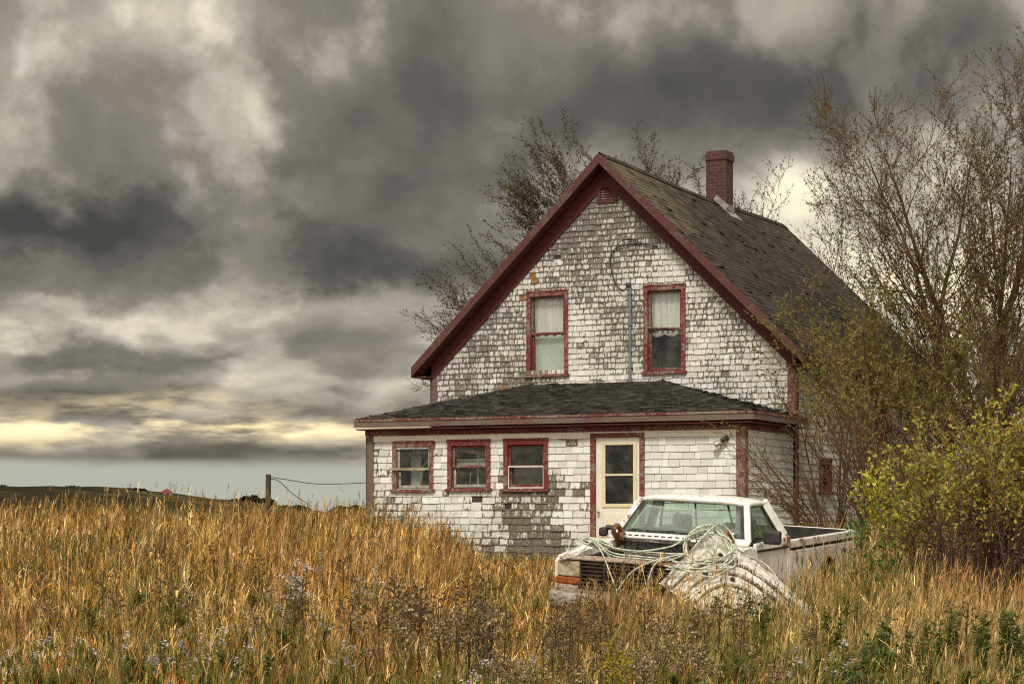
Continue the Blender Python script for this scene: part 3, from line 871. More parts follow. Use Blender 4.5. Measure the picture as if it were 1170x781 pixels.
# pillars
for sx in (1,-1):
    mb = MB()
    a, b = Vector((sx*.845,-1.0,1.21)), Vector((sx*.675,-.655,1.635))
    mb.beam(a,b,.075,.055,up=(0,-1,.4))
    mb.build('pillar', M['paint'], truck, bevel=.015)
    mb = MB(); mb.beam(Vector((sx*.885,.07,1.22)),Vector((sx*.675,-.13,1.64)),.06,.17,up=(0,1,.3))
    mb.build('pillar', M['paint'], truck, bevel=.015)
    # side window glass and its dark frame
    q = [(sx*.868,-.90,1.23),(sx*.868,-.06,1.235),(sx*.690,-.235,1.60),(sx*.690,-.62,1.60)]
    mb = MB(); b0=len(mb.v); mb.v += q; mb.face((b0,b0+1,b0+2,b0+3)); mb.build('door_glass', M['carglass'], truck, solid=.006)
    mb = MB(); Q = [Vector(p)+Vector((sx*.004,0,0)) for p in q]
    for i in range(4): mb.beam(Q[i],Q[(i+1)%4],.022,.022,up=(sx,0,.3))
    mb.build('window_gasket', M['black'], truck)
def roofs(u,v):
    x = -.715+1.43*u; y = -.69+.60*v
    e = (1-(2*u-1)**4); g = 1-(2*v-1)**4
    y -= .07*(1-(2*u-1)**2)*(1-v)
    return (x, y, 1.622+.055*e*(.55+.45*g)-.012*(1-g))
mb = MB(); mb.grid(roofs, 20, 12); mb.build('roof', M['paint'], truck, smooth_sh=True, solid=.045)
# rear window with its slider bars
mb = MB(); mb.span(-.73,.73,.02,.05,1.24,1.28); mb.build('rear_sill', M['paint'], truck)
q = [(-.74,.055,1.26),(.74,.055,1.26),(.64,-.105,1.61),(-.64,-.105,1.61)]
mb = MB(); mb.v += q; mb.face((0,1,2,3)); rw = mb.build('rear_window', M['carglass'], truck, solid=.006)
mb = MB(); Q=[Vector(p) for p in q]
for i in range(4): mb.beam(Q[i],Q[(i+1)%4],.03,.03)
for t in (.33,.66,): mb.beam(Q[0].lerp(Q[1],t),Q[3].lerp(Q[2],t),.02,.02)
mb.build('rear_window_frame', M['black'], rw)
# cab interior
mb = MB(); mb.span(-.80,.80,-.45,-.02,.62,.80); mb.beam((0,-.10,.80),(0,-.00,1.22),1.5,.16,up=(0,1,0)); st = mb.build('seat', M['seat'], truck, bevel=.05)
for x in (-.42,.42):
    mb = MB(); mb.box((x,.0,1.345),(.27,.10,.17)); mb.build('head_restraint', M['seat'], st, bevel=.05)
mb = MB(); mb.span(-.84,.84,-1.0,-.72,.95,1.19); mb.build('dashboard', M['black'], truck, bevel=.04)
mb = MB(); c = Vector((.40,-.62,1.12)); ax = Vector((0,.75,.66)).normalized(); e1=Vector((1,0,0)); e2=ax.cross(e1)
mb.tube([c+(e1*math.cos(2*math.pi*k/20)+e2*math.sin(2*math.pi*k/20))*.19 for k in range(21)],.014,6,cap=False)
mb.tube([c-e1*.18,c+e1*.18],.011,6); mb.build('steering_wheel', M['black'], truck)

# engine bay (the hood is off)
mb = MB(); mb.span(-.74,.74,-2.25,-1.10,.50,.56); mb.span(-.74,-.70,-2.25,-1.10,.56,1.02); mb.span(.70,.74,-2.25,-1.10,.56,1.02); mb.span(-.70,.70,-1.10,-1.095,.56,1.14)
mb.build('engine_bay', M['engine'], truck)
mb = MB(); mb.span(-.27,.27,-2.0,-1.2,.57,.90); mb.lathe([(.2,0),(.21,.03),(.21,.11),(.17,.14),(.03,.15),(0,.17)],(.02,-1.62,.90),(0,0,1),20)
mb.span(-.30,-.16,-1.95,-1.25,.86,.96); mb.span(.16,.30,-1.95,-1.25,.86,.96)
mb.tube(catmull([(-.2,-2.1,.9),(-.35,-1.9,1.0),(-.45,-1.5,.95),(-.3,-1.2,1.0)],5),.03,7); mb.tube(catmull([(.15,-1.7,1.02),(.45,-1.9,1.03),(.5,-2.2,.98)],5),.045,8)
mb.build('engine', M['engine'], truck, bevel=.01)
mb = MB(); mb.span(-.66,-.44,-2.2,-1.98,.70,.95); mb.build('battery', principled('battery case',(.05,.05,.055),.5), truck, bevel=.01)
mb = MB(); mb.span(-.86,.86,-2.36,-2.27,.985,1.04); mb.span(-.80,.80,-2.30,-2.26,.55,.60)
for x in (-.8,-.45,0,.45,.8): mb.span(x-.03,x+.03,-2.30,-2.26,.60,.985)
mb.build('radiator_support', M['rustbeige'], truck, bevel=.008)
mb = MB(); mb.span(-.42,.42,-2.26,-2.20,.60,.98); mb.build('radiator', M['engine'], truck)
# rusty lip across the nose
mb = MB(); mb.span(-.88,.88,-2.455,-2.365,.995,1.03); mb.build('nose_panel', M['rustbeige'], truck, bevel=.012)
# grille
mb = MB()
mb.span(-.60,.60,-2.40,-2.37,.70,.99)
for z in (.745,.79,.835,.88,.925,.965): mb.span(-.60,.60,-2.45,-2.41,z-.008,z+.008)
for x in (-.6,-.3,0,.3,.6): mb.span(x-.012,x+.012,-2.455,-2.40,.70,.985)
mb.span(-.62,.62,-2.46,-2.40,.685,.71)
mb.build('grille', principled('rust stained grille', (.040,.026,.017), .7, var=.6, vscale=10), truck)
for sx in (1,-1):
    mb = MB(); mb.hexa([(sx*.62,-2.44,.80),(sx*.925,-2.40,.80),(sx*.925,-2.30,.80),(sx*.62,-2.36,.80),(sx*.62,-2.44,.985),(sx*.925,-2.40,.985),(sx*.925,-2.30,.985),(sx*.62,-2.36,.985)])
    hl = mb.build('headlight', M['lens'], truck, bevel=.015)
    mb = MB(); mb.hexa([(sx*.62,-2.445,.715),(sx*.945,-2.40,.715),(sx*.945,-2.28,.715),(sx*.62,-2.36,.715),(sx*.62,-2.445,.793),(sx*.945,-2.40,.793),(sx*.945,-2.28,.793),(sx*.62,-2.36,.793)])
    mb.build('turn_signal', M['amber'], hl, bevel=.012)
    mb = MB(); mb.span(sx*.61,sx*.94,-2.43,-2.34,.64,.71); mb.build('lamp_panel', M['rustbeige'], truck, bevel=.012)
# bumper
mb = MB()
prof = [(-.0,.43),(-.07,.46),(-.09,.54),(-.07,.61),(-.0,.635)]
xs = [-1.0,-.97,-.85,-.5,0,.5,.85,.97,1.0]; yo = [.30,.10,.02,0,0,0,.02,.10,.30]
def bump(u,v):
    i = u*8; k = min(int(i),7); t = i-k
    x = xs[k]*(1-t)+xs[k+1]*t; y = yo[k]*(1-t)+yo[k+1]*t
    j = v*4; q = min(int(j),3); s = j-q
    return (x, -2.50+y+prof[q][0]*(1-s)+prof[q+1][0]*s, prof[q][1]*(1-s)+prof[q+1][1]*s)
mb.grid(bump, 16, 8); mb.build('bumper', M['chrome'], truck, smooth_sh=True, solid=.02)
mb = MB(); mb.span(-.88,.88,-2.44,-2.38,.60,.69); mb.build('stone_guard', M['rustbeige'], truck, bevel=.01)
# hood hinges left standing
for sx in (1,-1):
    mb = MB(); x = sx*.70
    pts = catmull([(x,-1.10,1.10),(x,-1.16,1.24),(x,-1.30,1.33),(x,-1.40,1.28)],5)
    mb.tube(pts,.032,6); mb.beam((x+sx*.03,-1.12,1.10),(x+sx*.03,-1.36,1.27),.02,.07); mb.tube([(x-.03,-1.2,1.2),(x+.05,-1.2,1.2)],.055,10)
    mb.build('hood_hinge', M['rust'], truck)
# wheels
for sx in (1,-1):
    for wy in (FWY, RWY):
        c = (sx*(HW-.24), wy, WZ)
        mb = MB(); mb.lathe([(.20,-.11),(.33,-.115),(.36,-.08),(.36,.08),(.33,.115),(.20,.11)],(0,0,0),(sx,0,0),28); w = mb.build('wheel', M['tyre'], truck); w.location = c
        mb = MB(); mb.lathe([(.195,-.10),(.205,.09),(.17,.10),(.15,.05),(.06,.06),(.05,.09),(0,.095)],(0,0,0),(sx,0,0),24); mb.build('rim', M['chrome'], w, smooth_sh=False)
mb = MB(); mb.span(-.5,.5,-2.3,2.45,.40,.50); mb.build('chassis', M['black'], truck)

# ------------------------------------------------------------------ the hood leaning on the front fender, inner side out
hood_mat, nt, b_ = new_mat('dirty white stamped steel')
n1 = nt.noise(nt.obj(), 9, 5, .7); n2_ = nt.noise(nt.obj((1,.4,1)), 30, 4, .65)
c_ = nt.mix(nt.sstep(n2_, .35, .7), (.72,.69,.62), (.48,.43,.35))
k_ = nt.m('ADD', nt.m('MULTIPLY', nt.attr('rust'), .75), nt.m('MULTIPLY', nt.m('SUBTRACT', nt.m('ADD', nt.m('MULTIPLY', n1, .5), nt.m('MULTIPLY', n2_, .5)), .5), 1.3))  # rust attribute also holds the crease shade painted along the ribs
nt.put(b_.inputs['Base Color'], nt.mix(nt.sstep(k_, .22, .42), c_, (.085,.050,.030))); b_.inputs['Roughness'].default_value = .6
def seg_d(p, a, b):
    ax, ay = a; bx, by = b; px_, py_ = p
    dx, dy = bx-ax, by-ay
    t = max(0, min(1, ((px_-ax)*dx+(py_-ay)*dy)/(dx*dx+dy*dy)))
    return math.hypot(px_-ax-t*dx, py_-ay-t*dy)
HWd, HLn = 1.50, 1.12
def bez(a, b, c, n=10):
    return [((1-t)**2*a[0]+2*t*(1-t)*b[0]+t*t*c[0], (1-t)**2*a[1]+2*t*(1-t)*b[1]+t*t*c[1]) for t in [i/n for i in range(n+1)]]
RIBS = []
def rib(*p): RIBS.extend(zip(p[:-1], p[1:]))
for k in range(3):                                   # nested pressed bows round the upper corner
    o = .15*k
    rib(*bez((-.66+o,.10),(-.66+o,1.06-o),(.10+o*.3,1.04-o)), (.68,1.04-o))
for k in range(4):
    rib((-.05+.2*k,.08),(.08+.2*k,.56-.02*k))
RIBS_W = .034
HOLES = [(-.585,.62),(-.44,.50),(-.46,.86),(-.30,.93),(-.05,.965),(.16,.82),(-.18,.66),(.36,.97),(.3,.62),(-.36,.24)]
def hood_h(x, y):
    d = min(seg_d((x,y),*r) for r in RIBS)
    h = .055*float(smooth(RIBS_W+.022, RIBS_W-.004, d))
    h -= .020*float(smooth(.020,.006,d))
    e = min(HWd/2-abs(x), y, HLn-y)
    h += .045*float(smooth(.035,.012,e))
    for (hx,hy) in HOLES:
        if math.hypot(x-hx,y-hy) < .045: h -= .02
    return h
def hood_shade_rust(x, y):  # rust and painted crease shade along the ribs, rust at the outer edge
    d = abs(min(seg_d((x,y),*r) for r in RIBS)-RIBS_W-.016)
    e = min(HWd/2-abs(x), y, HLn-y)
    return .9*float(smooth(.018,.0,d))*(.5+.5*n2(x,y,6,3)) + .9*float(smooth(.03,.0,e))*n2(x,y,9,4)
mb = MB()
NU, NV = 150, 112
def hoodfn(u, v):
    x = (u-.5)*HWd; y = v*HLn
    cr = .10
    # rounded front corners
    return (x*(1-.04*(1-v)), y, hood_h(x,y) - .05*(2*u-1)**2 - .03*(2*v-1)**2)
mb.grid(hoodfn, NU, NV)
for q in range(len(mb.f)):
    i, j = q % NU, q//NU
    mb.fa.setdefault('rust', {})[q] = hood_shade_rust(((i+.5)/NU-.5)*HWd, (j+.5)/NV*HLn)
hood = mb.build('truck_hood', hood_mat, None, smooth_sh=True, solid=.004)
tag(hood, 'detached white truck hood leaning on the fender with its ribbed inner side showing', 'truck hood')
# dark discs standing for the open holes
mb = MB()
for (hx,hy) in HOLES:
    z = hood_h(hx,hy) - .05*(2*hx/HWd)**2 - .03*(2*hy/HLn-1)**2
    mb.lathe([(.030,.004),(.030,.009),(0,.0095)],(hx,hy,z+.004),(0,0,1),14)
mb.build('hood_hole', M['dark'], hood)
def pose(o, origin, xdir, ydir):
    x = Vector(xdir).normalized(); y = Vector(ydir); y = (y-x*y.dot(x)).normalized(); z = x.cross(y)
    o.matrix_world = Matrix.Translation(Vector(origin)) @ Matrix((x,y,z)).transposed().to_4x4()
hx_ = Vector((.82,-.20,-.66)).normalized(); hy_ = Vector((.48,.70,.58)); hy_ = (hy_-hx_*hy_.dot(hx_)).normalized()
HOOD = dict(o=Vector((2.185,23.05,1.50))-hy_*HLn+hx_*(HWd/2), x=hx_, y=hy_)
pose(hood, HOOD['o'], HOOD['x'], HOOD['y'])

# ------------------------------------------------------------------ ropes
rope_mat = principled('pale green rope', (.46,.49,.38), .85, var=.45, vscale=22)
Tm = None
bpy.context.view_layer.update()
def tw(p): return truck.matrix_world @ Vector(p)
def hwp(x, y, n=.08): return hood.matrix_world @ Vector((x, y, n))
rr = random.Random(3)
mb = MB()
def coil(c, r, n, sq=.5):
    pts = []
    for k in range(n*9):
        w = 2*math.pi*k/9
        pts.append(Vector(c)+Vector((r*math.cos(w)*(1+.25*rr.random()), sq*r*math.sin(w)+.05*rr.random(), .10*abs(math.sin(w*.5+.3))+.015*rr.random()+.012*k/9)))
    return pts
a = coil((-.60,-2.10,1.07), .17, 5)
mb.tube(catmull([tw(p) for p in a],3),.011,6)
for dx, sagz in ((0,.0),(.05,-.03),(.1,-.06),(.02,.02),(.07,-.10)):
    pts = [(-.55,-2.15,1.20),(-.30,-2.20,1.14+sagz),(.05,-2.25,1.10+sagz),(.42,-2.28,1.11+sagz*.5),(.72,-2.30,1.18)]
    mb.tube(catmull([tw((p[0]+dx*.3+rr.uniform(-.04,.04),p[1]-dx,p[2]+rr.uniform(-.03,.02))) for p in pts],6),.0095,5)
for pts in ([(-.58,-2.2,1.2),(-.38,-2.40,1.12),(-.22,-2.52,.93),(-.08,-2.58,.70),(-.02,-2.58,.55)],
            [(.70,-2.32,1.16),(.38,-2.42,1.08),(.12,-2.53,.95),(-.02,-2.58,.78),(-.10,-2.6,.62)],
            [(.60,-2.30,1.14),(.36,-2.46,1.05),(.30,-2.55,.88),(.29,-2.58,.60)],
            [(-.74,-2.25,1.13),(-.86,-2.35,1.04),(-.80,-2.47,1.0),(-.66,-2.40,1.06),(-.6,-2.2,1.2)]):
    mb.tube(catmull([tw(p) for p in pts],6),.0095,5)
rp = mb.build('rope', rope_mat, None, smooth_sh=True)
tag(rp, 'pale rope coiled on the truck nose and strung across its open engine bay', 'rope')
mb = MB()
for k in range(7):
    o = .035*k
    pts = [tw((.70,-2.30,1.16)), hwp(-.80,.78-o,.10), hwp(-.70,.98,.10+.01*k), hwp(-.52+o*.6,1.04-o*.4,.12), hwp(-.42+o*.7,.90-o*.5,.11), hwp(-.46+o*.8,.62,.10), hwp(-.62+o,.36,.10), hwp(-.80+o*.5,.14,.10)]
    mb.tube(catmull([p+Vector((rr.uniform(-.07,.07),rr.uniform(-.03,.0),rr.uniform(-.07,.07))) for p in pts],6),.0095,5)
pts = [hwp(-.78,1.05,.08),hwp(-.84,.75,.1),hwp(-.88,.45,.11),hwp(-.98,.25,.1),hwp(-1.10,.12,.05)]
mb.tube(catmull(pts,6),.0095,5)
for k in range(3):                                   # slack loops heaped where the two meet
    c = Vector((-.58+rr.uniform(-.10,.16), .80+rr.uniform(-.18,.18))); r0 = rr.uniform(.10,.20); a0 = rr.uniform(0,6.28)
    pts = [hwp(c.x+r0*math.cos(a0+q*.8)*rr.uniform(.7,1.2), c.y+r0*1.3*math.sin(a0+q*.8)*rr.uniform(.7,1.2), .085+rr.uniform(0,.05)) for q in range(9)]
    mb.tube(catmull(pts,5),.0095,5)
pts = [hwp(-.30,1.0,.10),hwp(.0,1.08,.11),hwp(.25,.92,.12),hwp(.1,.6,.1),hwp(-.2,.4,.1)]
mb.tube(catmull(pts,6),.0095,5)
rp2 = mb.build('rope', rope_mat, None, smooth_sh=True)
tag(rp2, 'tangle of pale rope looped over the corner of the leaning truck hood', 'rope')
# ------------------------------------------------------------------ land, far hills, fence, far buildings
def axis_pts(a, b, c, d, fine, coarse):
    v = list(np.linspace(a, b, coarse)[:-1]) + list(np.linspace(b, c, fine)[:-1]) + list(np.linspace(c, d, coarse))
    return np.array(v)
xs = np.concatenate([np.linspace(-2500,-60,26)[:-1], np.linspace(-60,60,161)[:-1], np.linspace(60,2500,26)])
ys = np.concatenate([np.linspace(-400,-12,10)[:-1], np.linspace(-12,100,150)[:-1], np.linspace(100,200,25)[:-1], np.linspace(200,5000,30)])
X, Y = np.meshgrid(xs, ys)
Z = ground(X, Y)
nx, ny = len(xs), len(ys)
idx = np.arange(nx*ny).reshape(ny, nx)
quads = np.stack([idx[:-1,:-1], idx[:-1,1:], idx[1:,1:], idx[1:,:-1]], -1).reshape(-1,4)
def np_mesh(name, verts, quads, cols=None, smooth_sh=False):
    me = bpy.data.meshes.new(name)
    n = len(verts); k = quads.shape[1]
    me.vertices.add(n); me.vertices.foreach_set('co', np.ascontiguousarray(verts, dtype=np.float32).ravel())
    me.loops.add(quads.size); me.loops.foreach_set('vertex_index', np.ascontiguousarray(quads, dtype=np.int32).ravel())
    me.polygons.add(len(quads)); me.polygons.foreach_set('loop_start', np.arange(0, quads.size, k, dtype=np.int32))
    me.polygons.foreach_set('loop_total', np.full(len(quads), k, dtype=np.int32))
    if cols is not None:
        at = me.attributes.new('col', 'FLOAT_COLOR', 'POINT')
        c = np.ones((n,4), np.float32); c[:,:3] = cols
        at.data.foreach_set('color', c.ravel())
    me.update(); me.validate(clean_customdata=False)
    return me
def ground_mat():
    m, nt, b = new_mat('matted dry grass and soil')
    n1 = nt.noise(nt.obj(), .8, 5, .6); n2 = nt.noise(nt.obj(), 14, 4, .7)
    c = nt.mix(nt.sstep(n1,.35,.65), (.13,.095,.04), (.085,.085,.03))
    nt.put(b.inputs['Base Color'], nt.mix(n2, (.05,.037,.02), c)); b.inputs['Roughness'].default_value = .95
    return m
me = np_mesh('ground', np.stack([X,Y,Z],-1).reshape(-1,3), quads)
g = link('ground', me, ground_mat(), smooth_sh=True); tag(g, 'rough field of dry grass running back to the valley', 'ground', kind='structure')

def pxw(px, D): return (px-585)/2400*D
def pyz(py, D): return EYE + (592-py)/2400*D

# far hills: a ridge about 900 m off that drops to the right, and a lower one behind it
def hills(name, D0, depth, prof, seed, amp, mat):
    px = np.arange(-700, 1900, 6.0); x = (px-585)/2400*D0
    top = np.interp(px, [p[0] for p in prof], [p[1] for p in prof])
    z = EYE+(592-top)/2400*D0
    z = z + amp*(vnoise(x*.03, x*0, seed)-.5) + amp*.5*(vnoise(x*.11, x*0+9, seed)-.5)
    rows = 14
    V = []
    for r in range(rows+1):
        t = r/rows
        yy = D0 - depth*(1-t) if t <= 1 else D0
        zz = -7 + (z+7)*(np.sin(t*math.pi/2)**1.3)
        V.append(np.stack([x*(yy/D0)*.0 + x, np.full_like(x, yy) + 30*(vnoise(x*.01, x*0+r, seed)-.5)*(1-t), zz + amp*.5*(vnoise(x*.02, x*0+r*1.7, seed+2)-.5)*math.sin(math.pi*t)], -1))
    V.append(np.stack([x, np.full_like(x, D0+depth), np.full_like(x, -7.0)], -1))
    V = np.stack(V, 0); nr, nc = V.shape[:2]
    idx = np.arange(nr*nc).reshape(nr, nc)
    q = np.stack([idx[:-1,:-1], idx[:-1,1:], idx[1:,1:], idx[1:,:-1]], -1).reshape(-1,4)
    o = link(name, np_mesh(name, V.reshape(-1,3), q), mat, smooth_sh=True)
    return o
def hill_mat(name, a, b_):
    m, nt, b = new_mat(name)
    n1 = nt.noise(nt.obj((1,1,3)), .012, 5, .65); n2 = nt.noise(nt.obj((1,1,2)), .10, 4, .7)
    c = nt.mix(nt.sstep(n1,.45,.56), a, b_)
    nt.put(b.inputs['Base Color'], nt.mix(nt.sstep(n2,.3,.75), (.022,.021,.013), c)); b.inputs['Roughness'].default_value = 1.0
    b.inputs['Specular IOR Level'].default_value = 0
    return m
HM = hill_mat('wooded hillside', (.040,.036,.020), (.105,.082,.040))
prof = [(-700,548),(0,555),(60,557),(150,560),(200,561),(240,566),(300,571),(330,577),(380,584),(420,581),(470,579),(560,584),(700,588),(900,586),(1100,580),(1300,570),(1900,560)]
h1 = hills('hills', 900, 420, prof, 4, 2.0, HM); tag(h1, 'dark far hillside beyond the field falling towards the right', 'hills', kind='structure')

# far wood along the ridge: one mass nobody could count
leafm = leaf_mat('leaves', 'col', .35)
rg = np.random.default_rng(2)
def far_wood(name, spots, seed):
    rs = np.random.default_rng(seed)
    V=[];Q=[];C=[];n=0
    for (px0, px1, ytop, ybase, D) in spots:
        cnt = int((px1-px0)*26)
        u = rs.uniform(px0,px1,cnt); x = (u-585)/2400*D
        prof_ = (.45+.55*vnoise(u*.22,u*0,seed))*np.sin(np.pi*np.clip((u-px0)/(px1-px0),.03,.97))**.35
        zb = EYE+(592-ybase)/2400*D; zt = EYE+(592-ytop)/2400*D
        z = zb-1.0 + (zt-zb+1.0)*prof_*np.sqrt(rs.uniform(0,1,cnt))
        y = D + rs.uniform(-9,9,cnt)
        s = rs.uniform(.5,1.3,cnt)
        a = rs.uniform(0,2*np.pi,cnt); tl = rs.uniform(-.8,.8,cnt)
        e1 = np.stack([np.cos(a),np.sin(a),tl*.4],-1)*s[:,None]; e2 = np.stack([-np.sin(a)*tl,np.cos(a)*tl,np.ones(cnt)],-1)*(s*.7)[:,None]
        P = np.stack([x,y,z],-1)
        V.append(np.stack([P-e1,P-e2,P+e1,P+e2],1).reshape(-1,3))
        Q.append(np.arange(cnt*4).reshape(-1,4)+n); n += cnt*4
        c = np.array([.026,.028,.015])*(.6+.9*rs.uniform(0,1,(cnt,1))); C.append(np.repeat(c,4,0))
    o = link(name, np_mesh(name, np.concatenate(V), np.concatenate(Q), np.concatenate(C)), leafm)
    return o
fw = far_wood('far_wood', [(-60,18,553,558,880),(70,112,555,560,880),(116,172,557,564,880),(262,312,566,573,880),(322,352,576,581,880),(376,420,576,584,860),(430,520,573,582,860)], 7)
tag(fw, 'dark line of distant trees along the ridge on the left', 'wood', kind='stuff')

# small barn with a red roof on the ridge, and a pale shed
def far_house(px, pyb, D, w, h, rh, wallm, roofm, name, label):
    x = pxw(px, D); zb = pyz(pyb, D)
    t = empty(name, (x, D, zb), R(20), label=label, cat='barn')
    mb = MB(); mb.prism([(-w/2,-2),(w/2,-2),(w/2,h),(0,h+rh-.1),(-w/2,h)], -w*.8, w*.8, axis='y'); mb.build('wall', wallm, t)
    mb = MB()
    for s in (1,-1): mb.beam((s*(w/2+.3),0,h-.15),(0,0,h+rh),w*1.7,.15,up=(s*rh,0,w/2))
    mb.build('roof', roofm, t)
    mb = MB(); mb.span(-.5,.5,-w*.8-.05,-w*.8+.01,-.5,h*.8); mb.build('door', M['dark'], t)
far_house(190, 565.5, 850, 3.6, 1.3, 1.2, principled('barn boards',(.30,.10,.09),.9), principled('red barn roof',(.28,.055,.06),.8), 'far_barn', 'tiny barn with a red roof on the far ridge')
far_house(164, 566, 850, 3.6, .9, .5, principled('pale boards',(.55,.52,.45),.9), principled('grey tin roof',(.35,.35,.33),.6), 'far_shed', 'tiny pale shed on the far ridge beside the red roofed barn')

# fence post with slack wires
FD = 43.0
fx = pxw(306, FD); fz = float(ground(fx, FD))
fence = empty('wire_fence', (fx, FD, fz), label='leaning wooden fence post with slack wires standing out of the tall grass', cat='fence')
H = pyz(541.5, FD)-fz
mb = MB(); mb.tube([(0,0,-.4),(.0,0,.6),(.01,0,H)], [.065,.062,.055], 9); mb.build('post', bark_mat('grey split post',(.035,.028,.02),(.10,.08,.06)), fence)
mb = MB()
def wp(px, py, D): return Vector((pxw(px,D)-fx, D-FD, pyz(py,D)-fz))
mb.tube(catmull([(0,-.05,H-.05), wp(330,548,43.3), wp(365,552.5,43.6), wp(420,551,44.2), wp(500,546,45)],8), .008, 5)
mb.tube(catmull([(0,-.05,H-.10), wp(318,549,43.2), wp(336,565,43.3), wp(356,578,43.4)],8), .008, 5)
mb.build('wire', M['cable'], fence)
# ------------------------------------------------------------------ vegetation
class Leaves:
    """many small leaf faces in one mesh, each with its own shade"""
    def __init__(s): s.V=[]; s.C=[]
    def add(s, p, d, up, L, w, c, bend=.0):
        d = d.normalized(); sd = d.cross(up)
        sd = sd.normalized() if sd.length > 1e-5 else d.orthogonal().normalized()
        m = p + d*(L*.45)
        n_ = sd.cross(d)*(bend*L)
        s.V += [p, m+sd*(w*.5)+n_*.5, p+d*L, m-sd*(w*.5)+n_*.5]
        s.C += [c]*4
    def build(s, name, mat, parent=None):
        v = np.array([tuple(p) for p in s.V], np.float32)
        q = np.arange(len(v)).reshape(-1,4)
        return link(name, np_mesh(name, v, q, np.array(s.C, np.float32)), mat, parent)

def pick(rr, cols, var=.25):
    c = rr.choice(cols); k = 1+rr.uniform(-var, var)
    return tuple(x*k for x in c)

def grow(rr, wood, leaves, p, d, L, r, lvl, P):
    """recursive limb; P holds the habit of the species"""
    n = P['n'][lvl]
    pts = [p.copy()]; rad = [r]; dirs = [d.copy()]
    step = L/n; rend = r*P['taper'][lvl]
    for i in range(n):
        jit = Vector((rr.gauss(0,1),rr.gauss(0,1),rr.gauss(0,1)))*P['wob'][lvl]
        d = (d + jit + Vector(P['bias'])*P['bw'][lvl]).normalized()
        p = p + d*step
        pts.append(p.copy()); rad.append(r+(rend-r)*(i+1)/n); dirs.append(d.copy())
    wood.tube(pts, rad, P['sides'][lvl], cap=False)
    last = lvl == len(P['n'])-1
    if not last:
        k = P['kids'][lvl]; k = rr.randint(*k) if isinstance(k, tuple) else k
        for j in range(k):
            t = P['t0'][lvl] + (1-P['t0'][lvl])*((j+rr.random())/k)
            i = min(int(t*n), n-1); f = t*n-i
            q = pts[i].lerp(pts[i+1], f); dd = dirs[i+1]
            ang = R(rr.uniform(*P['ang'][lvl])); az = rr.uniform(0, 2*math.pi)
            o = dd.orthogonal().normalized(); o2 = dd.cross(o)
            nd = dd*math.cos(ang) + (o*math.cos(az)+o2*math.sin(az))*math.sin(ang)
            rr_ = (r+(rend-r)*t)*P['rk'][lvl]
            grow(rr, wood, leaves, q, nd.normalized(), L*rr.uniform(*P['lk'][lvl])*(1-P['fall']*t), max(rr_, P['rmin']), lvl+1, P)
    if lvl >= P['leaf_lvl'] and leaves is not None:
        cnt = rr.uniform(.6,1.4)*P['leaf_n']*L
        cnt = int(cnt) + (rr.random() < cnt-int(cnt))
        for j in range(cnt):
            t = rr.uniform(.15,1); i = min(int(t*n), n-1)
            q = pts[i].lerp(pts[i+1], t*n-i)
            hz = P['leaf_keep'](q)
            if rr.random() > hz: continue
            ld = (dirs[i+1]*.7 + Vector((rr.gauss(0,.6),rr.gauss(0,.6),rr.gauss(-.1,.6)))).normalized()
            leaves.add(q, ld, Vector((rr.gauss(0,1),rr.gauss(0,1),rr.gauss(0,1))), P['leaf_L']*rr.uniform(.6,1.3), P['leaf_w']*rr.uniform(.7,1.2), pick(rr, P['cols']), rr.uniform(-.3,.3))

BASE = dict(n=[9,6,5,4], taper=[.10,.2,.3,.35], wob=[.075,.12,.15,.17], bw=[.05,.07,.09,.10], bias=(.0,0,.9), sides=[8,6,4,3],
            kids=[9,8,6], t0=[.25,.2,.2], ang=[(22,48),(22,50),(20,50)], rk=[.5,.5,.55], lk=[(.5,.75),(.4,.65),(.35,.6)], fall=.45, rmin=.004,
            leaf_lvl=2, leaf_n=10, leaf_L=.07, leaf_w=.018, leaf_keep=lambda p: 1.0, cols=[(.09,.08,.03),(.06,.065,.025),(.12,.085,.035)])
BARK = bark_mat('willow bark', (.045,.034,.024), (.15,.105,.07))
BARK2 = bark_mat('reddish twigs', (.055,.030,.019), (.15,.080,.045))
BARK3 = bark_mat('purple brown stems', (.07,.036,.036), (.19,.105,.10))

def tree(name, label, cat, px, D, stems, P, seed, bark, crown='crown', trunk='trunk', sink=.15, group=None):
    rr = random.Random(seed)
    x = pxw(px, D); z = float(ground(x, D))
    root = empty(name, (x, D, z), label=label, cat=cat, group=group)
    wood = MB(); lv = Leaves()
    for st in stems:
        off, d, L, r = st[:4]
        Q = P if len(st) == 4 else dict(P, bias=st[4])
        grow(rr, wood, lv, Vector((off[0],off[1],-sink)), Vector(d).normalized(), L, r, 0, Q)
    wood.build(trunk, bark, root, smooth_sh=True, recalc=False)
    if lv.V: lv.build(crown, leafm, root)
    return root

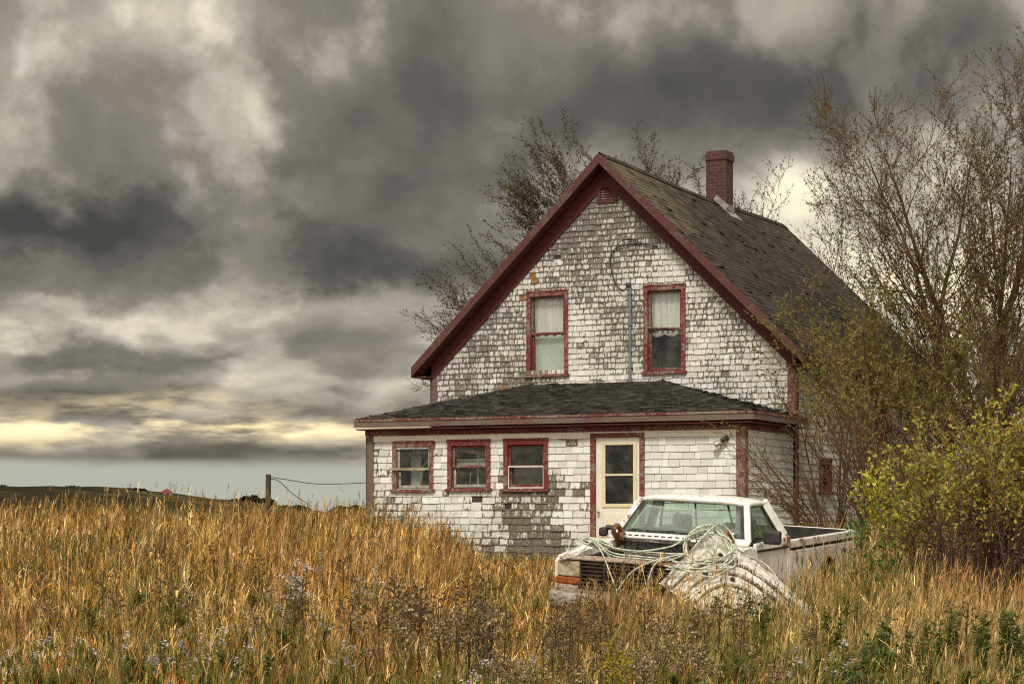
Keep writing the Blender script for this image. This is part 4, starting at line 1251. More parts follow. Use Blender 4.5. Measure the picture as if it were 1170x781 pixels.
# windswept trees behind the house
Pb = dict(BASE, n=[9,7,5,4], bias=(-.9,0,.55), bw=[.0,.19,.17,.15], wob=[.03,.11,.15,.17], kids=[10,8,6], t0=[.60,.12,.12], ang=[(15,55),(18,48),(18,50)],
          rk=[.5,.45,.5], lk=[(.38,.56),(.34,.55),(.35,.6)], fall=.25, rmin=.0055, leaf_n=12, leaf_L=.085, leaf_w=.024,
          cols=[(.085,.068,.028),(.06,.055,.022),(.11,.08,.032),(.05,.04,.02)])
L_, R_, U_ = (-1.0,0,.50), (.35,0,.9), (-.35,0,.9)
tree('bare_tree', 'small windswept half bare tree reaching out left from behind the left roof slope', 'tree', 612, 52.5,
     [((0,0,0),(-.06,0,1),6.1,.09,L_),((-.1,.3,0),(-.17,.05,1),6.0,.08,L_)], Pb, 21, BARK)
tree('bare_tree', 'tall windswept half bare tree rising behind the roof peak', 'tree', 672, 54.0,
     [((0,0,0),(-.04,0,1),9.0,.12,(-.85,0,.6)),((.1,.2,0),(-.10,.05,1),8.6,.10,L_),((.3,.1,0),(.03,.0,1),9.2,.11,U_),((.6,.2,0),(.06,.0,1),9.0,.10,R_)],
     dict(Pb, t0=[.82,.12,.12], lk=[(.22,.34),(.34,.55),(.35,.6)]), 22, BARK)
tree('bare_tree', 'thin bare treetop showing just behind the brick chimney', 'tree', 852, 56.0,
     [((0,0,0),(-.02,0,1),8.8,.09,U_),((.5,.1,0),(.04,.05,1),9.0,.08,(-.3,0,.8)),((-.7,.1,0),(-.04,.0,1),8.7,.08,U_),((1.2,.1,0),(.07,0,1),8.7,.08,U_)],
     dict(Pb, t0=[.68,.12,.12], lk=[(.20,.30),(.34,.55),(.35,.6)], kids=[9,7,5], leaf_n=10), 23, BARK)

# the big willow on the right
def keep_low(hi, lo):
    return lambda p: float(1.0-.62*smooth(lo, hi, p.z))
Pw = dict(BASE, n=[11,8,5,4], bias=(.03,0,.7), bw=[.03,.09,.12,.12], kids=[20,13,8], t0=[.16,.12,.12], ang=[(28,62),(24,54),(20,50)], lk=[(.34,.56),(.34,.55),(.35,.6)], rk=[.36,.42,.5], rmin=.0045,
          leaf_n=10, leaf_L=.080, leaf_w=.028, leaf_keep=keep_low(7.5,3.6), cols=[(.17,.16,.045),(.11,.125,.034),(.24,.18,.055),(.20,.12,.045),(.09,.105,.03)])
tree('willow_tree', 'tall many stemmed half bare willow towering at the right of the house', 'tree', 1118, 42.0,
     [((0,0,0),(-.03,0,1),9.6,.13),((.3,.1,0),(.06,.0,1),9.2,.12),((-.3,.1,0),(-.08,.05,1),8.6,.11),((.5,-.1,0),(.20,.05,1),7.9,.11),
      ((.35,.3,0),(.10,.1,1),8.8,.10),((-.15,.3,0),(-.04,.1,1),8.9,.10)], Pw, 31, BARK2)
tree('willow_tree', 'leaning willow with thick forked limbs at the right edge of the photo', 'tree', 1162, 38.0,
     [((0,0,0),(.22,0,1),5.6,.17),((-.1,.1,0),(.42,.0,1),5.4,.15),((.2,.1,0),(.02,.05,1),4.9,.12),((.5,.1,0),(.5,.1,1),5.2,.12),((-.3,.1,0),(-.12,0,1),4.6,.10)],
     dict(Pw, kids=[14,10,6], rk=[.45,.45,.5], leaf_keep=keep_low(6.5,3.0)), 32, BARK2)

# twiggy shrub by the side wall
Ps = dict(BASE, n=[8,6,5], taper=[.3,.3,.4], wob=[.05,.09,.12], bw=[.03,.05,.06], bias=(0,0,.5), sides=[5,4,3], kids=[12,8], t0=[.18,.2], ang=[(15,42),(18,48)],
          rk=[.55,.6], lk=[(.35,.6),(.35,.6)], fall=.5, rmin=.0045, leaf_lvl=1, leaf_n=17, leaf_L=.075, leaf_w=.026, leaf_keep=lambda p: .10+.90*float(smooth(1.9,3.3,p.z)),
          cols=[(.25,.22,.06),(.18,.18,.05),(.30,.23,.07),(.30,.20,.08)])
rr = random.Random(41)
stems = []
for k in range(11):
    a = rr.uniform(-.80,.48); b = rr.uniform(-.35,.35)
    stems.append(((rr.uniform(-.45,.45),rr.uniform(-.3,.3),0),(a,b,1),rr.uniform(2.7,4.0)*(1-.18*abs(a)),rr.uniform(.018,.034)))
tree('twiggy_shrub', 'tall twiggy shrub with sparse olive leaves fanning out against the side wall', 'shrub', 985, 33.5, stems, Ps, 42, BARK2, 'foliage', 'stem')
stems = [((rr.uniform(-.6,.6),rr.uniform(-.3,.3),0),(rr.uniform(-.45,.45),rr.uniform(-.3,.3),1),rr.uniform(2.2,3.6),rr.uniform(.018,.03)) for k in range(9)]
tree('twiggy_shrub', 'denser olive shrub filling the gap under the tall willow', 'shrub', 1062, 36.5, stems, dict(Ps, leaf_n=18, cols=[(.20,.20,.05),(.14,.16,.04),(.25,.20,.06)]), 43, BARK2, 'foliage', 'stem')

stems = [((rr.uniform(-.7,.7),rr.uniform(-.3,.3),0),(rr.uniform(-.32,.22),rr.uniform(-.2,.2),1),rr.uniform(3.6,4.9),rr.uniform(.022,.036)) for k in range(8)]
tree('twiggy_shrub', 'tallest olive leaved shrub rising in front of the far end of the roof', 'shrub', 1030, 38.0, stems, dict(Ps, kids=[17,9], leaf_n=24, leaf_L=.085, leaf_w=.034, leaf_keep=lambda p: .08+.92*float(smooth(2.4,3.8,p.z)), cols=[(.22,.21,.05),(.16,.17,.04),(.28,.22,.07),(.22,.15,.06)]), 44, BARK2, 'foliage', 'stem')

# yellow green bush by the truck's tail
Py = dict(Ps, kids=[12,7], leaf_n=58, leaf_L=.066, leaf_w=.036, ang=[(18,48),(20,55)], leaf_keep=lambda p: .04+.96*float(smooth(.9,2.1,p.z)),
          cols=[(.52,.54,.06),(.40,.45,.05),(.60,.54,.08),(.26,.32,.05),(.50,.34,.07)])
def bush(label, px, D, n, hmin, hmax, spread, seed, P, bark=BARK3):
    rr = random.Random(seed)
    st = []
    for k in range(n):
        ox, oy = rr.uniform(-spread,spread), rr.uniform(-spread*.6,spread*.6)
        st.append(((ox,oy,0),(ox*.30/spread+rr.uniform(-.25,.25),rr.uniform(-.25,.25),1),rr.uniform(hmin,hmax)*(1-.12*abs(ox)/spread),rr.uniform(.010,.018)))
    return tree('leafy_bush', label, 'bush', px, D, st, P, seed, bark, 'foliage', 'stem', sink=.05)
bush('yellow green leafy bush nearest the tail of the truck', 1108, 25.8, 22, 1.35, 2.05, .50, 51, Py)
bush('large yellowing bush with purple brown stems at the right edge', 1168, 25.0, 40, 1.7, 2.6, .70, 52, dict(Py, leaf_n=30, cols=[(.46,.46,.07),(.32,.36,.06),(.52,.42,.08),(.36,.22,.07),(.26,.18,.09)]))
bush('dull purple brown thicket behind the yellowing bush at the right edge', 1200, 27.0, 28, 1.7, 2.5, .7, 53, dict(Py, leaf_n=14, cols=[(.18,.16,.05),(.17,.11,.08),(.22,.19,.05)]))

# bright green sapling by the tailgate
Pg = dict(Ps, n=[6,4,3], kids=[6,2], leaf_n=26, leaf_L=.10, leaf_w=.034, leaf_keep=lambda p: 1.0, cols=[(.11,.19,.04),(.08,.15,.03),(.15,.22,.05)])
tree('sapling', 'bright green leafy sapling standing beside the rear of the truck', 'sapling', 992, 24.6,
     [((0,0,0),(.02,0,1),1.45,.014),((.05,0,0),(.18,0,1),1.15,.011),((-.05,.02,0),(-.16,0,1),1.2,.011)], Pg, 61, BARK, 'foliage', 'stem')
tree('sapling', 'small low green sapling in the grass in front of the right hand bush', 'sapling', 1008, 23.4,
     [((0,0,0),(.05,0,1),.85,.012),((.05,0,0),(-.2,0,1),.7,.010)], Pg, 62, BARK, 'foliage', 'stem')
# ------------------------------------------------------------------ grass (one uncountable mass)
gr = np.random.default_rng(77)
def inv_rot(x, y, ox, oy, deg):
    a = R(deg); dx, dy = x-ox, y-oy
    return dx*math.cos(a)-dy*math.sin(a), dx*math.sin(a)+dy*math.cos(a)
def free_of_things(x, y):
    lx, ly = inv_rot(x, y, 5.25, 39.0, 26)
    inh = (lx > -7.9) & (lx < .25) & (ly > -3.0) & (ly < 10.8)
    tx, ty = inv_rot(x, y, 2.43, 25.78, 28)
    inT = (np.abs(tx) < .96) & (ty > -2.50) & (ty < 2.56)
    hx_, hy_ = x-2.9, y-22.75
    return ~(inh | inT)
def pxof(x, y): return 585+2400*x/np.maximum(y, 1)

def stand_height(x, y):
    px = pxof(x, y)
    L = 1-smooth(455, 560, px + 60*(vnoise(x*.7, y*.7, 21)-.5))
    dip = smooth(500, 560, px)*(1-smooth(640, 700, px))
    far = .58 + .26*L - .30*dip + .14*smooth(880, 980, px)
    near = .46 + .12*(1-smooth(380, 700, px)) + .05*smooth(900,1000,px)
    k = smooth(15, 23, y)
    h = near*(1-k) + far*k
    h = h + .10*np.exp(-((px-940)/60)**2)*smooth(19,22,y)*(1-smooth(25.5,28,y))
    h = h + .17*np.exp(-((px-705)/115)**2)*smooth(17,20,y)*(1-smooth(23.2,24.2,y))
    h = h*(1-.22*smooth(13, 8, y))
    return h * (.74 + .34*vnoise(x*.45, y*.45, 8) + .22*vnoise(x*1.9, y*1.9, 9))

def sample(n, d0, d1, pw=1.0, margin=2.2):
    y = np.sqrt(gr.uniform(d0**2, d1**2, n)) if pw == 1 else d0+(d1-d0)*gr.uniform(0,1,n)**pw
    x = gr.uniform(-1,1,n)*(.246*y+margin)
    k = free_of_things(x, y)
    return x[k], y[k]

TAN = np.array([[.56,.33,.085],[.64,.43,.155],[.46,.235,.055],[.70,.53,.26],[.29,.155,.055],[.42,.30,.10],[.13,.08,.038],[.09,.058,.030],[.20,.13,.065],[.70,.56,.30]])
GRN = np.array([[.135,.135,.035],[.19,.175,.05],[.095,.105,.030],[.24,.20,.06]])
def colours(x, y, green):
    n = len(x)
    t = TAN[gr.integers(0,len(TAN),n)]; g = GRN[gr.integers(0,len(GRN),n)]
    px = pxof(x,y)
    pale = smooth(560, 800, px)*.5
    t = t*(1-pale[:,None]) + np.array([.54,.42,.22])*pale[:,None]*(.7+.5*gr.uniform(0,1,(n,1)))
    patch = vnoise(x*.55, y*.35, 31)*.6 + vnoise(x*1.9, y*1.3, 32)*.4
    rust = smooth(.58,.72, vnoise(x*.9+7, y*.5, 35)*.6+vnoise(x*2.3, y*1.7, 36)*.4)
    t = t*(1-.55*rust[:,None]) + np.array([.36,.155,.055])*(.55*rust[:,None])
    green = green + .22*np.exp(-((px-850)/170)**2)*smooth(13,15,y)*(1-smooth(22,25,y)) + .16*smooth(18,14,y)
    k = (gr.uniform(0,1,n) < np.clip(green + 1.6*(patch-.5), 0.02, .95)).astype(float)[:,None]
    c = t*(1-k)+g*k
    c = c*np.array([.97,.95,.86])
    return c*np.clip(gr.normal(1.10,.45,(n,1)),.22,2.1)*(.82+.36*smooth(.35,.6,vnoise(x*1.1+3,y*.8,61)))[:,None]

GV=[];GQ=[];GC=[];gn=[0]
def push(V, Q, C):
    GV.append(V.astype(np.float32)); GQ.append(Q+gn[0]); GC.append(C.astype(np.float32)); gn[0] += len(V)
def ribbons(P, W, wdir, col):
    """P: (n,k,3) points, W: (n,k) half widths, wdir (n,3)"""
    n, k = P.shape[:2]
    A = P - wdir[:,None,:]*W[:,:,None]; B = P + wdir[:,None,:]*W[:,:,None]
    V = np.stack([A,B],2).reshape(n, 2*k, 3)
    base = np.arange(n)[:,None]*(2*k)
    q = np.concatenate([np.stack([base+2*i, base+2*i+1, base+2*i+3, base+2*i+2],-1) for i in range(k-1)],1).reshape(-1,4)
    push(V.reshape(-1,3), q, np.repeat(col, 2*k, 0))
def diamonds(P0, P1, half, wdir, col):
    m = P0*.55+P1*.45
    V = np.stack([P0, m-wdir*half[:,None], P1, m+wdir*half[:,None]],1).reshape(-1,3)
    push(V, np.arange(len(V)).reshape(-1,4), np.repeat(col,4,0))
def unit_xy(n):
    a = gr.uniform(0,2*np.pi,n); return np.stack([np.cos(a),np.sin(a),np.zeros(n)],-1)

def stems(x, y, hmul=1.0, green=.15, heads=True, lean=.13, wid=.0024, leaves=4, spread=.30, short=True):
    n = len(x)
    z = ground(x,y)-.03
    h = stand_height(x,y)*hmul*np.clip(gr.normal(1,spread,n),.45,1.75)
    ld = unit_xy(n)*gr.uniform(0,1,(n,1))*lean + np.array([lean*.30,-.02,0])*gr.uniform(.2,1.3,(n,1))
    wd_ = 2.5*(vnoise(x*.6,y*.6,51)-.5)
    ld = ld + np.stack([wd_*.05, (vnoise(x*.6,y*.6,52)-.5)*.15, np.zeros(n)],-1)*gr.uniform(.4,1.6,(n,1))
    bent = (gr.uniform(0,1,n) < .10)[:,None]; ld = ld + bent*unit_xy(n)*.55
    near_ = np.clip(y/22.0,.55,1.0)
    col = colours(x,y,green)
    B = np.stack([x,y,z],-1)
    ts = np.array([0,.4,.75,1.0])
    def at(t):
        t = np.asarray(t)
        if t.ndim == 1: t = t[None,:].repeat(n,0)
        return B[:,None,:] + ld[:,None,:]*(h[:,None]*t**2)[:,:,None] + np.array([0,0,1])*(h[:,None]*t*(1-.12*t))[:,:,None]
    P = at(ts)
    w = (wid*near_*gr.uniform(.6,1.4,n))[:,None]*np.array([1,.9,.7,.4])
    ribbons(P, w, unit_xy(n), col)
    tip = P[:,3]; tdir = P[:,3]-P[:,2]; tdir /= np.linalg.norm(tdir,axis=1)[:,None]
    if heads:
        k = gr.uniform(0,1,n) < .55
        m = k.sum(); hl = gr.uniform(.07,.16,m)
        hc = col[k]*gr.uniform(.7,1.25,(m,1))*np.array([1.0,.93,.9])
        for j in range(6):
            o = unit_xy(m)
            p0 = tip[k] - tdir[k]*(hl*(.85-.17*j))[:,None]
            d = tdir[k]*.9 + o*gr.uniform(.05,.45,(m,1)) + np.array([.08,0,-.03])
            diamonds(p0, p0+d*(hl*(.75 if j else .9))[:,None], gr.uniform(.0022,.0055,m), unit_xy(m), hc*gr.uniform(.8,1.2,(m,1)))
    for j in range(leaves):
        t0 = gr.uniform(.10,.92 if short else .72,n)
        p0 = at(t0[:,None])[:,0]
        o = unit_xy(n); o = o*.8 + ld*.6
        if short:                                  # curled dead leaves hugging the stem
            Ll = gr.uniform(.06,.20,n); up = gr.uniform(-.2,1.2,n)
            p1 = p0 + o*(Ll*.40)[:,None] + np.array([0,0,1])*(Ll*.55*up)[:,None]
            p2 = p0 + o*(Ll*.75)[:,None] + np.array([0,0,1])*(Ll*(.9*up-gr.uniform(.1,1.1,n)))[:,None]
        else:
            Ll = gr.uniform(.16,.38,n)*np.clip(h,.4,1.2); up = gr.uniform(.25,1.0,n)
            p1 = p0 + o*(Ll*.42)[:,None] + np.array([0,0,1])*(Ll*.55*up)[:,None]
            p2 = p0 + o*(Ll*.95)[:,None] + np.array([0,0,1])*(Ll*(.75*up-.35*gr.uniform(0,1,n)))[:,None]
        wd = np.cross(o, [0,0,1.0]); wd /= np.maximum(np.linalg.norm(wd,axis=1),1e-6)[:,None]
        wd = wd + np.array([0,0,1])*gr.uniform(-.6,.6,(n,1))
        lw = gr.uniform(.0016,.0048,n)*near_
        ribbons(np.stack([p0,p1,p2],1), lw[:,None]*np.array([1,.85,.08]), wd, col*gr.uniform(.75,1.2,(n,1)))

DENS = 1.55
# tall seeded stems
x,y = sample(int(30000*DENS), 7.0, 20);  stems(x,y,1.0,.28)
x,y = sample(int(62000*DENS), 20, 46);   stems(x,y,1.0,.18, wid=.0034)
# shorter bent blades between them
x,y = sample(int(36000*DENS), 7.0, 20);  stems(x,y,.66,.42, heads=False, lean=.45, leaves=3, short=False)
x,y = sample(int(52000*DENS), 20, 46);   stems(x,y,.62,.30, heads=False, lean=.38, leaves=4, short=True, wid=.0032)
# low green undergrowth
x,y = sample(int(14000*DENS), 6.5, 22);  stems(x,y,.36,.85, heads=False, lean=.6, leaves=3, short=False, wid=.0032)
# stragglers that overtop the field on the left
x,y = sample(8000, 24, 44); k = pxof(x,y) < 480; x,y = x[k],y[k]; stems(x,y,1.30,.10, wid=.0034, leaves=1, spread=.12)
k = gr.uniform(0,1,len(x)) < .18; stems(x[k],y[k],1.75,.05, wid=.0028, leaves=1, spread=.06, lean=.10)
gme = np_mesh('grass', np.concatenate(GV), np.concatenate(GQ), np.concatenate(GC))
grass = link('grass', gme, leaf_mat('dry grass', 'col', .22))
tag(grass, 'tall golden dry grass with green patches filling the field', 'grass', kind='stuff')
GV=GQ=GC=None

# ------------------------------------------------------------------ single weeds standing out of the grass
def place_copies(proto, spots):
    """first spot moves the plant itself, the others are copies that share its mesh data"""
    kids = list(proto.children)
    for i, (px, D, s, rz) in enumerate(spots):
        o = proto
        if i:
            o = proto.copy(); COL.objects.link(o)
            for ch in kids:
                c = ch.copy(); COL.objects.link(c); c.parent = o
        x = pxw(px, D)
        o.location = (x, D, float(ground(x, D))-.02); o.rotation_euler = (0,0,rz); o.scale = (s,s,s)

def goldenrod(seed, head_cols, stem_col, label, group, leaves_c, fluff=1.0):
    rr = random.Random(seed)
    root = empty('goldenrod_plant', (0,0,0), label=label, cat='weed', group=group)
    st = MB(); hd = Leaves(); lf = Leaves()
    for q in range(1):
        off = Vector((rr.uniform(-.02,.02),rr.uniform(-.07,.07),0)); H = rr.uniform(.80,1.05)
        d = Vector((rr.uniform(-.10,.14),rr.uniform(-.1,.1),1))
        pts = [off+d*(H*t)+Vector((.05*t*t,0,0)) for t in (0,.35,.7,1)]
        st.tube(pts, [.008,.007,.0055,.003], 5, cap=False)
        for k in range(30):
            t = rr.uniform(.15,.85); p = pts[0].lerp(pts[3],t); a = rr.uniform(0,6.28)
            lf.add(p, Vector((math.cos(a),math.sin(a),rr.uniform(-.9,.4))), Vector((0,0,1)), rr.uniform(.05,.10), .014, pick(rr, leaves_c), rr.uniform(-.6,.6))
        tip = pts[3]; ax = (pts[3]-pts[2]).normalized()
        for m_ in range(6):
            hd.add(tip-ax*(.30-.05*m_), ax, Vector((rr.gauss(0,1),rr.gauss(0,1),0)), .07, .010, pick(rr, head_cols,.3))
        for k in range(13):
            t = .74+.26*(k+rr.random())/13; p = pts[2].lerp(pts[3],(t-.7)/.3); a = rr.uniform(0,6.28)
            L = (1.10-t)*rr.uniform(.20,.34)+.03
            e = p+Vector((math.cos(a)*L,math.sin(a)*L,L*rr.uniform(.2,.8))); mid = p.lerp(e,.55)+Vector((0,0,L*.18))
            hd.add(p, mid-p, Vector((0,0,1)), (mid-p).length, .006, pick(rr, head_cols,.2)); hd.add(mid, e-mid, Vector((0,0,1)), (e-mid).length, .006, pick(rr, head_cols,.2))
            for m_ in range(int(22*fluff)):
                u = rr.uniform(.1,1.08)**.7; c = p.lerp(mid,u*1.8) if u < .55 else mid.lerp(e,(u-.55)/.45)
                dd = Vector((rr.gauss(0,1),rr.gauss(0,1),rr.gauss(.6,.8)))
                hd.add(c-dd.normalized()*.006, dd, Vector((rr.gauss(0,1),rr.gauss(0,1),rr.gauss(0,1))), rr.uniform(.016,.034), rr.uniform(.010,.020), pick(rr, head_cols,.35))
    sm = principled('weed stem', stem_col, .9)
    st.build('stem', sm, root, recalc=False); hd.build('seed_head', leafm, root); lf.build('foliage', leafm, root)
    return root
DRY = [(.40,.30,.17),(.28,.195,.10),(.54,.43,.27),(.19,.125,.065)]
rr = random.Random(101)
def cluster(n, px0, px1, D0, D1, s0=.85, s1=1.15, sk=1.0):
    return [(rr.uniform(px0,px1), D0+(D1-D0)*rr.random()**sk, rr.uniform(s0,s1), rr.uniform(0,6.28)) for _ in range(n)]
g1 = goldenrod(201, DRY, (.07,.045,.03), 'dried brown goldenrod stalk with a fluffy seed head standing in the grass', 'dried goldenrod stalks among the grass', [(.10,.07,.04),(.07,.05,.03)])
place_copies(g1, cluster(20,455,575,15.0,17.8,.95,1.25)+cluster(22,620,830,14.6,17.5,.85,1.0)+cluster(18,560,800,12.5,14.5,.82,1.0)+cluster(16,640,810,19.3,21.8,.62,.78)+cluster(8,700,900,12.5,15,.8,.95)+cluster(12,300,470,15,20)+cluster(12,0,300,17,28,.9,1.1))
g2 = goldenrod(202, [(.20,.135,.065),(.14,.09,.045),(.30,.21,.11)], (.05,.032,.022), 'dark russet dried weed stalk with a thin seed head in the grass', 'thin dark dried weed stalks among the grass', [(.09,.06,.035),(.11,.09,.04)], .55)
place_copies(g2, cluster(20,430,570,15,19,1.0,1.25)+cluster(22,620,860,15,18.5,.85,1.05)+cluster(26,0,430,16,30,.95,1.15)+cluster(8,820,1170,14,19,.8,1.0))
g3 = goldenrod(203, [(.48,.34,.03),(.36,.26,.03),(.30,.24,.05)], (.10,.10,.04), 'yellow flowering goldenrod in the foreground grass below the truck', 'yellow goldenrod still in flower below the truck', [(.10,.12,.03),(.08,.09,.03)])
place_copies(g3, [(706,13.2,.90,.3),(719,13.0,.86,2.0),(694,13.3,.82,4.0),(712,12.7,.80,1.0),(701,12.8,.78,5.0)])

def aster(seed):
    rr = random.Random(seed)
    root = empty('aster_plant', (0,0,0), label='low green aster with small pale lilac flower heads in the foreground', cat='aster', group='pale lilac asters flowering in the foreground grass')
    st = MB(); lf = Leaves()
    for q in range(3):
        off = Vector((rr.uniform(-.06,.06),rr.uniform(-.06,.06),0)); H = rr.uniform(.52,.74); d = Vector((rr.uniform(-.30,.30),rr.uniform(-.25,.25),1))
        pts = [off+d*(H*t) for t in (0,.5,1)]
        st.tube(pts, [.004,.003,.002], 4, cap=False)
        for k in range(46):
            t = rr.uniform(.1,.95); p = pts[0].lerp(pts[2],t); a = rr.uniform(0,6.28)
            lf.add(p, Vector((math.cos(a),math.sin(a),rr.uniform(-.1,.8))), Vector((0,0,1)), rr.uniform(.05,.10), .016, pick(rr, [(.11,.14,.04),(.08,.11,.03),(.15,.17,.05)]), rr.uniform(-.4,.4))
        fl = Leaves(); c0 = pts[2]
        for k in range(8):
            p = c0+Vector((rr.gauss(0,.019),rr.gauss(0,.019),rr.gauss(.01,.012)))
            up = Vector((rr.gauss(0,.5),rr.gauss(-.3,.5),1)).normalized(); e = up.orthogonal().normalized(); e2 = up.cross(e)
            for m_ in range(10):
                a = m_*.628; dd = e*math.cos(a)+e2*math.sin(a)+up*.35
                fl.add(p, dd, up, .015, .007, pick(rr, [(.56,.52,.52),(.66,.63,.60),(.42,.37,.42)],.15))
        fl.build('flower_cluster', leafm, root)
    st.build('stem', principled('aster stem',(.08,.09,.035),.9), root, recalc=False); lf.build('foliage', leafm, root)
    return root
place_copies(aster(301), cluster(32,-10,290,13.0,15.5,.85,1.05)+cluster(22,170,470,13.5,18.5,.8,1.1)+cluster(12,300,440,17,22,1.0,1.4)+cluster(6,900,1000,13.5,15.5,.9,1.05)+cluster(8,480,640,13,14.5,.85,1.0))

def leafy(seed, label, group, cols, H0, H1, LL, lw):
    rr = random.Random(seed)
    root = empty('leafy_weed', (0,0,0), label=label, cat='weed', group=group)
    st = MB(); lf = Leaves()
    for q in range(4):
        off = Vector((rr.uniform(-.08,.08),rr.uniform(-.08,.08),0)); H = rr.uniform(H0,H1); d = Vector((rr.uniform(-.16,.16),rr.uniform(-.15,.15),1))
        pts = [off+d*(H*t) for t in (0,.5,1)]
        st.tube(pts, [.006,.0045,.002], 5, cap=False)
        for k in range(75):
            t = rr.uniform(.12,1.0)**.7; p = pts[0].lerp(pts[2],t); a = rr.uniform(0,6.28); k_ = (1.15-.6*t)
            lf.add(p, Vector((math.cos(a),math.sin(a),rr.uniform(.0,1.0))), Vector((rr.gauss(0,.3),rr.gauss(0,.3),1)), LL*k_*rr.uniform(.7,1.2), lw*rr.uniform(.7,1.2), pick(rr, cols), rr.uniform(-.6,.3))
    st.build('stem', principled('green stem',(.09,.08,.035),.9), root, recalc=False); lf.build('foliage', leafm, root)
    return root
l1 = leafy(401, 'dark green leafy weed stalk rising from the foreground grass on the right', 'dark green leafy weeds in the right foreground', [(.11,.15,.042),(.14,.18,.05),(.19,.21,.06)], .66, .88, .085, .024)
place_copies(l1, cluster(18,950,1185,12.8,17,.85,1.12)+cluster(8,840,1170,15,19,.9,1.08)+cluster(12,760,1000,12,14.5,.72,.95))
l2 = leafy(402, 'low mid green leafy weed in the foreground undergrowth', 'low green weeds along the bottom of the field', [(.16,.20,.05),(.20,.24,.06),(.12,.155,.042)], .45, .62, .10, .028)
place_copies(l2, cluster(30,-10,330,12.2,14.5,.95,1.25)+cluster(12,330,640,12,14,.9,1.15)+cluster(26,730,1180,12,14,.95,1.2)+cluster(8,60,420,16,21,1.1,1.4))
# ------------------------------------------------------------------ sky, sun, camera
world = bpy.data.worlds.new('World'); sc.world = world; world.use_nodes = True
nt = NT(world.node_tree); nt.n.clear()
SUN_EL, SUN_AZ = 48.0, 190.0          # azimuth clockwise from +Y (the view axis): behind the camera, to the left
tc = nt.add('ShaderNodeTexCoord'); sp = nt.add('ShaderNodeSeparateXYZ'); nt.l.new(tc.outputs['Generated'], sp.inputs[0])
sx_, sy_, sz_ = sp.outputs
az = nt.m('ARCTAN2', sx_, sy_); el = nt.m('ARCSINE', sz_)
K = 2400/1170
U = nt.m('MULTIPLY', az, K); V = nt.m('MULTIPLY', el, K)
# cloud-layer coordinates: shrink towards the horizon
Vp = nt.m('MAXIMUM', V, 0.0)
q = nt.m('LOGARITHM', nt.m('ADD', Vp, .035), math.e)
pers = nt.m('DIVIDE', 1.0, nt.m('ADD', nt.m('MULTIPLY', Vp, .9), .30))
cb = nt.add('ShaderNodeCombineXYZ'); nt.l.new(nt.m('MULTIPLY', U, 1.55), cb.inputs[0]); nt.l.new(nt.m('MULTIPLY', q, .62), cb.inputs[1])
cv = cb.outputs[0]
cb2 = nt.add('ShaderNodeCombineXYZ'); nt.l.new(U, cb2.inputs[0]); nt.l.new(V, cb2.inputs[1]); pv = cb2.outputs[0]
wx = nt.noise(cv, 2.6, 5, .6); 
wcol = nt.add('ShaderNodeTexNoise'); nt.l.new(cv, wcol.inputs['Vector']); wcol.inputs['Scale'].default_value = 4.0; wcol.inputs['Detail'].default_value = 6; wcol.inputs['Roughness'].default_value=.62
ws_ = nt.add('ShaderNodeSeparateColor'); nt.l.new(wcol.outputs['Color'], ws_.inputs[0])
horiz = nt.sstep(V, .04, .22)                    # warp less near the horizon
amp = nt.m('ADD', .02, nt.m('MULTIPLY', horiz, .13))
Uw = nt.m('ADD', U, nt.m('MULTIPLY', nt.m('SUBTRACT', ws_.outputs[0], .5), nt.m('MULTIPLY', amp, 1.6)))
Vw = nt.m('ADD', V, nt.m('MULTIPLY', nt.m('SUBTRACT', ws_.outputs[1], .5), amp))
def blob(px, py, rx, ry, a, rot=0.0):
    u0, v0 = (px-585)/1170, (592-py)/1170
    du = nt.m('SUBTRACT', Uw, u0); dv = nt.m('SUBTRACT', Vw, v0)
    c_, s_ = math.cos(R(rot)), math.sin(R(rot))
    x_ = nt.m('ADD', nt.m('MULTIPLY', du, c_), nt.m('MULTIPLY', dv, s_)); y_ = nt.m('SUBTRACT', nt.m('MULTIPLY', dv, c_), nt.m('MULTIPLY', du, s_))
    x_ = nt.m('DIVIDE', x_, rx/1170); y_ = nt.m('DIVIDE', y_, ry/1170)
    d2 = nt.m('ADD', nt.m('MULTIPLY', x_, x_), nt.m('MULTIPLY', y_, y_))
    return nt.m('MULTIPLY', nt.m('POWER', math.e, nt.m('MULTIPLY', d2, -1.0)), a)
n_big = nt.noise(cv, 2.8, 7, .52, .15); n_fine = nt.noise(cv, 9.0, 7, .55, .15)
def shifted(dx, dy):
    vm = nt.add('ShaderNodeVectorMath', operation='ADD'); nt.l.new(cv, vm.inputs[0]); vm.inputs[1].default_value = (dx, dy, 0); return vm.outputs[0]
